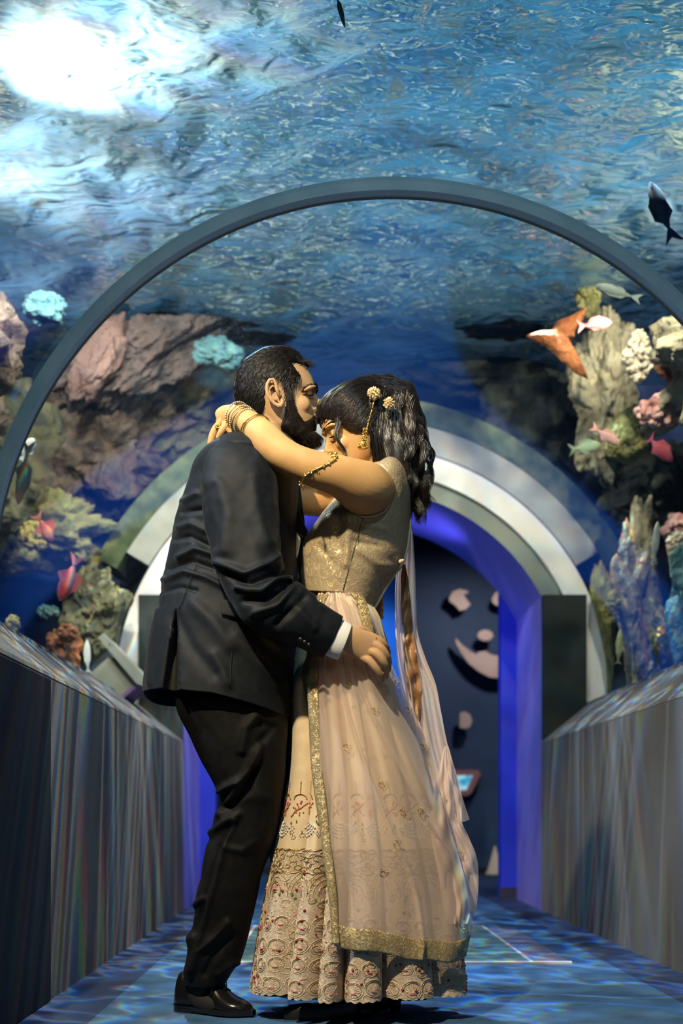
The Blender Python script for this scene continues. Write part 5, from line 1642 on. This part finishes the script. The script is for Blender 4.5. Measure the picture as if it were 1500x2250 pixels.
ar.build('armlet', M_gold, wom)
rg = MB()
cR = W(479, 937, -.094)
for i in range(12):
    a = i * 2 * math.pi / 12; rg.ball(cR + Vector((.0055 * math.cos(a), -.004, .0055 * math.sin(a))), .0026, 8, 6)
rg.ball(cR + Vector((0, -.006, 0)), .004, 8, 6)
rg.build('finger_ring', M_gold, wom)
rg = MB()
for i in range(9): rg.ball(W(506 + i * 3.2, 952 - i * .6 + (i - 4) ** 2 * .12, -.14), .0022, 8, 6)
rg.build('bracelet_chain', M_gem, wom)
# ------------------------------------------------------------------ blouse, skirt, dupatta
def brocade(name, base, base2, gold, scale=55, thr=.50, goldrough=.35, bumps=.5, coord='Object'):
    """woven cloth with a dense raised gold scroll pattern"""
    m = mat(name, rough=.6)
    N, L, b = nset(m)
    tc = N.new('ShaderNodeTexCoord')
    v = N.new('ShaderNodeTexVoronoi'); v.feature = 'DISTANCE_TO_EDGE'; v.inputs['Scale'].default_value = scale
    no = N.new('ShaderNodeTexNoise'); no.inputs['Scale'].default_value = scale * .35; no.inputs['Detail'].default_value = 3; no.inputs['Distortion'].default_value = 2.5
    L.new(tc.outputs[coord], no.inputs['Vector'])
    mx0 = N.new('ShaderNodeMix'); mx0.data_type = 'VECTOR'; mx0.inputs[0].default_value = .04
    L.new(tc.outputs[coord], mx0.inputs[4]); L.new(no.outputs['Color'], mx0.inputs[5])
    L.new(mx0.outputs[1], v.inputs['Vector'])
    n2 = N.new('ShaderNodeTexNoise'); n2.inputs['Scale'].default_value = scale * 5; L.new(tc.outputs[coord], n2.inputs['Vector'])
    a = N.new('ShaderNodeMapRange'); a.inputs[1].default_value = .02; a.inputs[2].default_value = .09; a.inputs[3].default_value = 1; a.inputs[4].default_value = 0
    L.new(v.outputs['Distance'], a.inputs[0])
    g = N.new('ShaderNodeMapRange'); g.inputs[1].default_value = thr - .05; g.inputs[2].default_value = thr + .05
    L.new(no.outputs[0], g.inputs[0])
    mxm = N.new('ShaderNodeMath'); mxm.operation = 'MAXIMUM'; L.new(a.outputs[0], mxm.inputs[0]); L.new(g.outputs[0], mxm.inputs[1])
    sp = N.new('ShaderNodeMath'); sp.operation = 'MULTIPLY'; L.new(mxm.outputs[0], sp.inputs[0])
    s2 = N.new('ShaderNodeMapRange'); s2.inputs[1].default_value = .35; s2.inputs[2].default_value = .6; L.new(n2.outputs[0], s2.inputs[0]); L.new(s2.outputs[0], sp.inputs[1])
    cr = N.new('ShaderNodeMix'); cr.data_type = 'RGBA'; cr.inputs[6].default_value = (*base, 1); cr.inputs[7].default_value = (*base2, 1); L.new(n2.outputs[0], cr.inputs[0])
    mc = N.new('ShaderNodeMix'); mc.data_type = 'RGBA'; L.new(sp.outputs[0], mc.inputs[0]); L.new(cr.outputs[2], mc.inputs[6]); mc.inputs[7].default_value = (*gold, 1)
    L.new(mc.outputs[2], b.inputs['Base Color'])
    mm = N.new('ShaderNodeMath'); mm.operation = 'MULTIPLY'; mm.inputs[1].default_value = .75; L.new(sp.outputs[0], mm.inputs[0]); L.new(mm.outputs[0], b.inputs['Metallic'])
    rr = N.new('ShaderNodeMapRange'); rr.inputs[3].default_value = .7; rr.inputs[4].default_value = goldrough; L.new(sp.outputs[0], rr.inputs[0]); L.new(rr.outputs[0], b.inputs['Roughness'])
    ad = N.new('ShaderNodeMath'); ad.operation = 'MULTIPLY_ADD'; ad.inputs[1].default_value = .5; L.new(n2.outputs[0], ad.inputs[0]); L.new(mxm.outputs[0], ad.inputs[2])
    bp = N.new('ShaderNodeBump'); bp.inputs['Strength'].default_value = bumps; bp.inputs['Distance'].default_value = .002; L.new(ad.outputs[0], bp.inputs['Height']); L.new(bp.outputs[0], b.inputs['Normal'])
    return m
M_blouse = brocade('blouse_brocade', (.30, .23, .16), (.42, .33, .24), (.66, .52, .26), 130, .52)
M_border = brocade('gold_border', (.20, .15, .07), (.60, .46, .24), (.95, .76, .42), 200, .5, .22, 1.0)
M_skirt = noisy(mat('skirt_silk', rough=.42), (.68, .54, .36), (.76, .62, .44), 30, 3, .15, 300, bdist=.001)
M_skirt.node_tree.nodes['Principled BSDF'].inputs['Sheen Weight'].default_value = .3
M_skirtb = brocade('skirt_hem_brocade', (.74, .58, .46), (.84, .70, .58), (.80, .64, .40), 150, .58, .4, .8)
M_lining = mat('dark_lining', (.01, .01, .012), .8)
M_piping = mat('cream_piping', (.62, .48, .34), .5)

BL = ZL([(1018, 838, 872, .02, .085), (1028, 822, 884, .02, .11), (1042, 802, 893, .02, .135), (1058, 784, 900, .02, .150), (1080, 756, 905, .02, .158), (1100, 733, 906, .02, .160), (1140, 698, 902, .02, .155),
         (1170, 675, 899, .02, .15), (1200, 661, 896, .02, .14), (1230, 656, 890, .02, .133), (1260, 656, 868, .02, .128), (1290, 658, 847, .02, .124), (1320, 662, 829, .02, .122), (1352, 664, 813, .02, .12)], power=.95)
def blouse():
    nr, nc = 150, 200
    T, U = np.meshgrid(np.arange(nc) / nc, np.linspace(0, 1, nr))
    X = -np.cos(2 * np.pi * T)
    # hem: level at the front, dropping to a point at the open back
    hem = np.interp(X, [-1, .1, .3, .75, .95, 1], [1292, 1298, 1304, 1340, 1350, 1350])
    nf = np.clip(np.sin(2 * np.pi * T), 0, 1) ** .7
    hem = 1788 - (1788 - hem) * (1 - .040 * nf)
    PY = 1018 + U * (hem - 1018)
    V = BL.pos(T, PY).reshape(-1, 3); Fc = grid_faces(nr, nc, True); N = vnormals(V, Fc)
    if N[nc * 70 + nc // 4, 1] > 0: N = -N
    V = folds(V, N, [([(768, 1120), (765, 1180), (760, 1240)], 9, .008), ([(740, 1130), (742, 1200)], 9, -.006), ([(790, 1210), (830, 1240), (870, 1245)], 9, .006), ([(780, 1190), (830, 1200)], 7, -.004),
                     ([(700, 1200), (735, 1240)], 8, -.004), ([(800, 1150), (850, 1165)], 8, .004)])
    V = V + N * cloth_noise(V, .002, (14, 14, 14))[:, None]
    o = link('blouse', V, Fc, M_blouse, wom); s_ = o.modifiers.new('t', 'SOLIDIFY'); s_.thickness = .003; s_.offset = -1; bake(o)
    return o
bl = blouse()
bp_ = MB()
bp_.tube([on(BL, 797 - i * 4.4, 1137 + i * 16, 2.2) for i in range(11)], .0010, 6); bp_.build('seam', mat('blouse_seam', (.08, .06, .04), .8), bl)
bp_ = MB()
cA = [(838, 1022, -.128), (850, 1036, -.150), (858, 1058, -.160), (861, 1082, -.163), (856, 1106, -.163), (843, 1126, -.160), (822, 1136, -.158), (800, 1137, -.157), (780, 1130, -.155)]
bp_.tube([on(BL, x, y, 2.0) for x, y, d in cA], .0028, 8); bp_.build('armhole_piping', M_piping, bl)
bp_ = MB()
e = [W(904, 1080, .02), W(905, 1110, .01), W(901, 1160, .0), W(896, 1200, -.01), W(888, 1232, -.02), W(868, 1262, -.02), (W(848, 1292, -.02)), W(828, 1328, -.02), W(815, 1349, -.02)]
bp_.tube(e, .0032, 8); bp_.build('back_piping', M_piping, bl)
bp_ = MB(); bp_.ball(W(880, 1234, -.045), .0065, 12, 10); bp_.ball(W(884, 1232, -.05), .005, 10, 8); bp_.build('hook_knot', M_piping, bl)
bp_ = MB(); bp_.tube([W(904, 1036, -.03), W(916, 1060, -.03), W(921, 1090, -.025), W(916, 1105, -.02)], [.004, .009, .010, .005], 10, flat=.3); bp_.build('shoulder_strap', M_blouse, bl)

# skirt with deep pleats
SKT = ZL([(1296, 684, 790, .01, .100), (1320, 672, 810, .01, .112), (1350, 662, 832, .01, .125), (1400, 652, 848, .01, .140), (1450, 644, 858, .01, .150), (1500, 638, 868, .01, .158), (1600, 634, 896, .01, .168), (1700, 629, 925, .01, .180),
          (1800, 614, 955, .01, .190), (1900, 592, 985, .01, .198), (2000, 571, 1006, .01, .206), (2080, 556, 1018, .01, .212), (2150, 544, 1026, .01, .216), (2178, 540, 1029, .01, .218)])
CUSP_U = np.array([0, .155, .295, .415, .63, .875, 1])
CUSP_T = np.concatenate([np.arccos(1 - 2 * CUSP_U) / (2 * np.pi), .5 + np.arange(1, 8) / 14])
def pleat(T):
    """0 at a crease, 1 at the crown of a pleat"""
    T = np.mod(T, 1)
    i = np.clip(np.searchsorted(CUSP_T, T, side='right') - 1, 0, len(CUSP_T) - 2)
    q = (T - CUSP_T[i]) / (CUSP_T[i + 1] - CUSP_T[i])
    return np.clip(1 - np.abs(2 * q - 1) ** 3.2, 0, 1) ** .8, i, q
def skirt_pos(T, PY, off=0.0):
    h, i, q = pleat(T)
    k = np.clip((PY - 1300) / 850, 0, 1)
    amp = 6 + 62 * k ** .8
    sub = 1.2 * np.sin(q * 2 * np.pi * (2 + (i % 2)) + i) * (1 - k * .3)
    o = (h - 1) * amp + sub + 6 * np.sin(PY / 95.0 + i * 2.1) * k * h * .35
    return SKT.pos(T, PY, o + off)
def scallop(T):
    q = np.mod(T * 84, 1)
    return 4.0 * np.abs(np.sin(np.pi * q)) + 2.5 * np.sin(T * 2 * np.pi * 5 + 1)
def skirt(name, y0, y1, rows, mats, off=0.0, scal=True, n=900):
    T, U = np.meshgrid(np.arange(n) / n, np.linspace(0, 1, rows))
    end = y1 + (scallop(T) if scal else 0)
    PY = y0 + U * (end - y0)
    V = skirt_pos(T, PY, off).reshape(-1, 3)
    return link(name, V, grid_faces(rows, n, True), mats, wom)
sk = skirt('skirt', 1296, 1868, 150, M_skirt, 0, False)
s_ = sk
skb = skirt('skirt_border', 1862, 2172, 110, M_skirtb, 0.6, True); skb.parent = sk; skb.matrix_parent_inverse = Matrix.Identity(4)
lin = skirt('lining', 1900, 2176, 40, M_lining, -7, False, 300); lin.parent = sk; lin.matrix_parent_inverse = Matrix.Identity(4)

# raised embroidery laid on the skirt
EM = [mat('thread_cream', (.74, .62, .48), .45), mat('thread_gold', (.72, .50, .18), .3, .85), mat('bead_pearl', (.72, .70, .66), .18), mat('thread_red', (.32, .02, .01), .4), mat('thread_pink', (.75, .22, .26), .5), mat('thread_green', (.10, .22, .08), .5), mat('thread_rust', (.50, .17, .07), .5)]
emb = MB(); rnd = random.Random(7)
def SP(t, py, off=1.5):
    v = skirt_pos(np.array(t), np.array(float(py)), off); return Vector(v.tolist())
def tpx(t, py):
    """frame px travelled per unit of t at this height"""
    xl, xr, _, b = SKT.par(py); return math.pi * ((xr - xl) / 2 + b * S0)
def curve(pts, r, mi):
    emb.tube([SP(t, y, 1.8) for t, y in pts], r, 4, mi, cap=False)
def circ(t, y, R, r, mi, a0=0, a1=6.283, n=16, ky=1.0):
    s = tpx(t, y); curve([(t + R * math.cos(a0 + (a1 - a0) * i / n) / s, y + ky * R * math.sin(a0 + (a1 - a0) * i / n)) for i in range(n + 1)], r, mi)
def bead(t, y, r, mi, off=2.0):
    emb.ball(SP(t, y, off), r, 6, 4, mi)
def medal(t, y, R):
    circ(t, y, R, .0009, 0); circ(t, y, R * .82, .0007, 1)
    s = tpx(t, y)
    for i in range(9):
        a = math.pi * (1.05 + .9 * i / 8) if True else 0
        curve([(t, y + R * .25), (t + R * .62 * math.cos(a) / s, y + R * .25 + R * .75 * math.sin(a))], .0008, 0)
    for i in range(4): bead(t + (i - 1.5) * R * .16 / s, y + R * (.32 + .10 * rnd.random()), .0020, 4)
tA, tB = .012, .488
# rows of medallions by the hem
for row, (y, R, n) in enumerate(((2150, 19, 17), (2108, 17, 18), (2065, 18, 17), (2022, 15, 18))):
    for i in range(n):
        t = tA + (tB - tA) * (i + (.5 if row % 2 else .2)) / n
        medal(t, y + rnd.uniform(-5, 5), R * rnd.uniform(.85, 1.05))
for i in range(95):
    t = rnd.uniform(tA, tB); y = rnd.uniform(1985, 2168)
    p0 = SP(t, y, 2.4); w_ = .0030
    emb.box((-w_, -.0012, -w_), (w_, .0012, w_), 3, Matrix.Translation(p0) @ Matrix.Rotation(.785 + rnd.uniform(-.3, .3), 4, 'Y'))
for i in range(260):
    t = rnd.uniform(tA, tB); y = rnd.uniform(1875, 2170); R = rnd.uniform(4, 9)
    circ(t, y, R, .0008, rnd.choice((0, 0, 1)), rnd.uniform(0, 3), rnd.uniform(4, 6.5), 8)
# large paisley arches
for i in range(9):
    t = tA + .02 + (tB - tA - .03) * i / 8.6
    for k, R in enumerate((34, 28, 22, 15)):
        circ(t, 1955, R, .0009, 1 if k % 2 else 0, math.pi * .95, math.pi * 2.05, 18, 1.5)
    for k in range(5): bead(t + rnd.uniform(-5, 5) / tpx(t, 1950), 1945 + rnd.uniform(-8, 8), .003, 4)
    for k in range(22): bead(t + rnd.uniform(-26, 26) / tpx(t, 1950), rnd.uniform(1915, 1975), .0014, 1)
# gold scroll band
for i in range(70):
    t = tA + (tB - tA) * i / 69
    circ(t, 1878 + 6 * math.sin(i * 2.3), rnd.uniform(5, 9), .0010, 1 if i % 3 else 0, rnd.uniform(0, 2), rnd.uniform(5, 8), 12)
    circ(t, 1900 + 6 * math.sin(i * 1.7), rnd.uniform(4, 7), .0010, 1, rnd.uniform(0, 2), rnd.uniform(5, 8), 10)
for py in (1864, 1912):
    curve([(tA + (tB - tA) * i / 160, py + 2 * math.sin(i)) for i in range(161)], .0013, 1)
# sprigs, pearl fans, leaves above
for i in range(13):
    t = tA + .02 + (tB - tA - .03) * i / 12.4
    s = tpx(t, 1800)
    for k in range(24):   # crest of gold beads
        a = math.pi * k / 23; bead(t + 12 * math.cos(a) / s, 1748 - 10 * math.sin(a) + 8, .0016, 1)
    for k in range(10): bead(t, 1720 + k * 3, .0015, 1)
    curve([(t - 14 / s, 1795), (t - 6 / s, 1783), (t + 4 / s, 1776), (t + 14 / s, 1765)], .0016, 6)
    for k in range(12): bead(t + rnd.uniform(-14, 12) / s, 1780 + rnd.uniform(-10, 12), .0020, 6)
    for k in range(4): bead(t + rnd.uniform(-4, 6) / s, 1764 + rnd.uniform(-3, 3), .0026, 4)
    if i % 2:
        for k in range(11):
            a = math.pi * (.15 + .7 * k / 10)
            for q in range(5): bead(t + (8 + q * 5) * math.cos(a) / s * .9, 1802 + (6 + q * 7) * math.sin(a), .0016 + q * .0003, 2)
    else:
        for q in range(5):
            cx, cy = t + rnd.uniform(-12, 12) / s, 1815 + rnd.uniform(-5, 32)
            for k in range(6): bead(cx + 3.6 * math.cos(k * 1.05) / s, cy + 3.6 * math.sin(k * 1.05), .0019, 2)
        for k in range(4):
            cx, cy = t + rnd.uniform(-14, 14) / s, 1812 + rnd.uniform(-8, 20)
            emb.ball(SP(cx, cy, 2.2), (.0022, .0014, .0042), 7, 5, 5)
for i in range(24):
    t = rnd.uniform(tA, tB); y = rnd.uniform(1918, 1975); emb.ball(SP(t, y, 2.2), (.003, .0016, .0044), 7, 5, 5)
    if i % 3 == 0: bead(t + .004, y - 8, .0040, 3)
for i in range(26):   # small scattered sprigs high on the skirt
    t = rnd.uniform(tA, tB); y = rnd.uniform(1450, 1700); s = tpx(t, y)
    for k in range(7): bead(t + 5 * math.cos(k * .55) / s, y - 5 * math.sin(k * .55), .0014, 1)
em = emb.build('embroidery', None, sk, mats=EM)
em['kind'] = 'stuff'
em['label'] = 'raised beads and thread in gold, pearl, pink and red'
wb_ = MB()
for i in range(22): wb_.ball(skirt_pos(np.array(.03 + .012 * i), np.array(1303.0 - i * .2), 4).tolist(), .0026, 8, 6)
wb_.build('belt_chain', M_gold, sk)

# ---- dupatta (sheer)
def sheer(name, col=(.82, .66, .60), alpha=.42, glitter=0.0):
    m = bpy.data.materials.new(name); m.use_nodes = True
    nt = m.node_tree; N, L = nt.nodes, nt.links
    b = N['Principled BSDF']; out = N['Material Output']
    b.inputs['Base Color'].default_value = (*col, 1); b.inputs['Roughness'].default_value = .5
    b.inputs['Sheen Weight'].default_value = .6
    tl = N.new('ShaderNodeBsdfTranslucent'); tl.inputs[0].default_value = (*col, 1)
    m1 = N.new('ShaderNodeMixShader'); m1.inputs[0].default_value = .35; L.new(b.outputs[0], m1.inputs[1]); L.new(tl.outputs[0], m1.inputs[2])
    tr = N.new('ShaderNodeBsdfTransparent')
    lw = N.new('ShaderNodeLayerWeight'); lw.inputs[0].default_value = .35
    mr = N.new('ShaderNodeMapRange'); mr.inputs[3].default_value = alpha; mr.inputs[4].default_value = min(alpha + .5, 1); L.new(lw.outputs['Facing'], mr.inputs[0])
    m2 = N.new('ShaderNodeMixShader'); L.new(mr.outputs[0], m2.inputs[0]); L.new(tr.outputs[0], m2.inputs[1]); L.new(m1.outputs[0], m2.inputs[2])
    L.new(m2.outputs[0], out.inputs[0])
    return m
M_veil = sheer('sheer_veil', (.90, .76, .70), .46)
M_veil2 = sheer('sheer_veil_outer', (.95, .76, .68), .60)
class Drape:
    """hanging cloth: rows (py, xl, xr); sits on the camera side of the skirt"""
    def __init__(s, rows, gap, bow=1.0, dy=0.0): s.r = np.array(rows, float); s.gap = gap; s.bow = bow; s.dy = dy
    def pos(s, u, py, off=0.0, rip=0.0):
        xl, xr = [cr_interp(s.r[:, 0], s.r[:, k], py) for k in (1, 2)]
        x = xl + (xr - xl) * u
        py0, x0_ = py, x
        y = np.zeros_like(x + py)
        for _ in range(4):
            k_ = (YC + y) / YC
            x = VX + (x0_ - VX) * k_; py = VY - (VY - py0) * k_
            y = s.depth(x, py) - off
        Yd = YC + y
        return np.stack([(x0_ - VX) * Yd / F, Yd, EYE + (VY - py0) * Yd / F + 0 * u], -1)
    def depth(s, x, py):
        sl_, sr_, yc, b = SKT.par(np.minimum(py, 2170))
        xm, a = (sl_ + sr_) / 2, (sr_ - sl_) / 2 + s.gap * S0
        c = np.clip((x - xm) / a, -1, 1)
        return yc - (b + s.gap) * np.sqrt(np.clip(1 - c * c, 0, 1)) * s.bow + s.dy + np.clip(np.abs((x - xm) / a) - 1, 0, .3) * .2
def drape_mesh(name, dr, y0, y1, nu, nv, m, parent, ripf, hemf=None, solid=0):
    U, Vv = np.meshgrid(np.linspace(0, 1, nu), np.linspace(0, 1, nv))
    lo = y1 if hemf is None else hemf(U)
    PY = y0 + Vv * (lo - y0)
    off = ripf(U, (PY - y0) / (2080 - y0))
    P_ = dr.pos(U, PY, off).reshape(-1, 3)
    o = link(name, P_, grid_faces(nv, nu, False), m, parent)
    if solid:
        s_ = o.modifiers.new('t', 'SOLIDIFY'); s_.thickness = solid; s_.offset = 0; bake(o)
    return o
D1 = Drape([(1302, 716, 782), (1325, 706, 806), (1350, 706, 822), (1400, 704, 840), (1450, 702, 856), (1500, 700, 880), (1600, 702, 924), (1700, 704, 966), (1750, 708, 985), (1800, 713, 1004), (1900, 722, 1040), (1960, 728, 1046), (2020, 731, 1040), (2110, 735, 1022)], .020)
def rip1(U, K):
    K = np.clip(K, 0, 1)
    w = .0045 * np.sin(U * 30 + 2 * np.sin(3 * K)) * (1 - .35 * K) + .006 * np.sin(U * 11 + 4.5 * K) + .004 * np.sin(U * 55 - K * 7) * (1 - K)
    diag = .010 * np.exp(-((U - (.12 + .55 * K)) / .018) ** 2) * np.clip(K * 3, 0, 1) + .012 * np.exp(-((U - (.30 + .75 * K)) / .025) ** 2) * np.clip(K * 3, 0, 1) + .010 * np.exp(-((U - (.55 + .5 * K)) / .03) ** 2)
    return w + diag
hem1 = lambda U: 2030 + 52 * U ** .8 - 26 * np.clip((U - .82) / .18, 0, 1) ** 2 + 3 * np.sin(U * 14)
du = drape_mesh('dupatta', D1, 1302, 2060, 240, 260, M_veil, wom, rip1, hem1)
def bord(y): return y
def hem_band():
    U, Vv = np.meshgrid(np.linspace(0, 1.0, 240), np.linspace(0, 1, 14))
    PY = hem1(U) - 4 + Vv * (46 + 10 * np.clip(.5 - U, 0, 1)) 
    P_ = D1.pos(U, PY, rip1(U, (PY - 1302) / 778) + .004 - .008 * Vv ** 2).reshape(-1, 3)
    o = link('hem_border', P_, grid_faces(14, 240, False), M_border, du); s_ = o.modifiers.new('t', 'SOLIDIFY'); s_.thickness = .0025; bake(o)
hem_band()
def edge_band():
    n = 260
    vs = []
    for i in range(n):
        py = 1306 + (2074 - 1306) * i / (n - 1)
        k = (py - 1302) / 778
        wpx = 24 - 8 * np.clip((py - 1750) / 300, 0, 1)
        sh = np.interp(py, [1306, 1400, 1500, 1650, 1850, 2074], [-14, -26, -26, -22, -12, -3])
        xl, xr = [float(cr_interp(D1.r[:, 0], D1.r[:, c], py)) for c in (1, 2)]
        for j in range(7):
            u = (sh + wpx * j / 6) / (xr - xl)
            vs.append(D1.pos(np.array(u), np.array(py), .006 + .004 * math.sin(j / 6 * math.pi) + .003 * math.sin(py / 30.0))[()])
    o = link('edge_border', vs, grid_faces(n, 7, False), M_border, du); s_ = o.modifiers.new('t', 'SOLIDIFY'); s_.thickness = .002; bake(o)
edge_band()
# small gold sprigs on the sheer cloth
spg = MB()
for (x, y) in ((838, 1722), (932, 1680), (840, 1914), (1016, 2042), (1010, 1876), (940, 1640), (884, 1782), (768, 1500), (820, 1560), (900, 1560), (955, 1500), (760, 1640), (985, 1760), (870, 1850), (925, 1780), (790, 1330), (848, 1400), (905, 1470)):
    xl, xr = [float(cr_interp(D1.r[:, 0], D1.r[:, c], y)) for c in (1, 2)]
    uu = min((x - xl) / (xr - xl), .94)
    c = Vector(D1.pos(np.array(uu), np.array(float(y)), float(rip1(uu, (y - 1302) / 778)) + .004).tolist())
    for k in range(14):
        a = .5 * k; r_ = .0035 + .0006 * k
        spg.ball(c + Vector((r_ * math.cos(a), -.001, r_ * math.sin(a))), .0017, 6, 4)
spg.build('sprigs', M_gold, du)['kind'] = 'stuff'
# gold edging gathered at the waist over the hip
wg = MB()
V = []
wp = [(776, 1303), (790, 1318), (800, 1345), (806, 1375), (812, 1405), (816, 1435)]
for i in range(30):
    q = i / 29 * 5; x = float(cr_interp(np.arange(6), np.array([p[0] for p in wp], float), q)); y = float(cr_interp(np.arange(6), np.array([p[1] for p in wp], float), q))
    for j in range(5): V.append(W(x - 9 + j * 5, y + (j - 2) * -1.5, -.148 - .006 * math.sin(j / 4 * math.pi) - .0007 * i))
link('waist_border', V, grid_faces(30, 5, False), M_border, du)

# outer fall of the sheer cloth from the shoulder down the back
D2 = Drape([(1140, 893, 902), (1170, 886, 907), (1200, 878, 909), (1260, 870, 912), (1320, 867, 914), (1400, 868, 920), (1450, 872, 936), (1500, 880, 956), (1560, 884, 968), (1640, 890, 984), (1700, 896, 1002), (1760, 906, 1018), (1800, 915, 1031)], .03, .35, .04)
def rip2(U, K): return .008 * np.sin(U * 20 + K * 5) + .006 * np.sin(U * 43 - K * 9)
ov = drape_mesh('outer_fall', D2, 1140, 1800, 120, 200, M_veil2, du, rip2, lambda U: 1812 - 14 * U + 6 * np.sin(U * 9))
D3 = Drape([(1640, 976, 985), (1700, 962, 1002), (1760, 950, 1015), (1800, 945, 1014), (1840, 948, 1030), (1880, 955, 1046), (1930, 965, 1051), (1960, 968, 1050), (2000, 975, 1044), (2030, 985, 1030)], .035, .9, .0)
def rip3(U, K): return U * (.014 * np.sin(U * 9 + K * 12) + .010 * np.sin(U * 22 - K * 20) + .005 * np.sin(K * 40 + U * 12)) - .01 * (1 - U) ** 2
drape_mesh('gathered_end', D3, 1640, 2030, 120, 120, M_veil2, du, rip3)
D4 = Drape([(1240, 884, 890), (1270, 880, 896), (1320, 880, 902), (1400, 885, 909), (1480, 889, 922), (1540, 902, 926), (1585, 920, 924)], .02, .30, .02)
M_fold = noisy(mat('brown_silk_fold', rough=.35), (.26, .12, .05), (.42, .24, .12), 30, 4, .6, 60, bdist=.006)
drape_mesh('inner_fold', D4, 1240, 1585, 30, 120, M_fold, du, lambda U, K: .004 * np.sin(U * 7 + K * 60) + .003 * np.sin(K * 130 + U * 3))
# sandals under the hem
M_sandal = mat('black_sandal', (.012, .010, .010), .4)
for x0, y0 in ((755, 2.985), (822, 3.10)):
    b0 = Vector((P(x0 + 45, 0, y0).x, y0, 0))
    s2 = MB()
    pts = [b0 + Vector((-.03 * i, 0, .035 * max(0, 1 - i / 4.0) + .008)) for i in range(8)]
    s2.tube(pts, [.022, .027, .028, .028, .032, .036, .034, .022], 12, flat=.3)
    s2.tube([b0 + Vector((0, 0, .04)), b0 + Vector((.002, 0, .001))], [.02, .012], 10)
    sd_ = s2.build('sandal', M_sandal, wom)
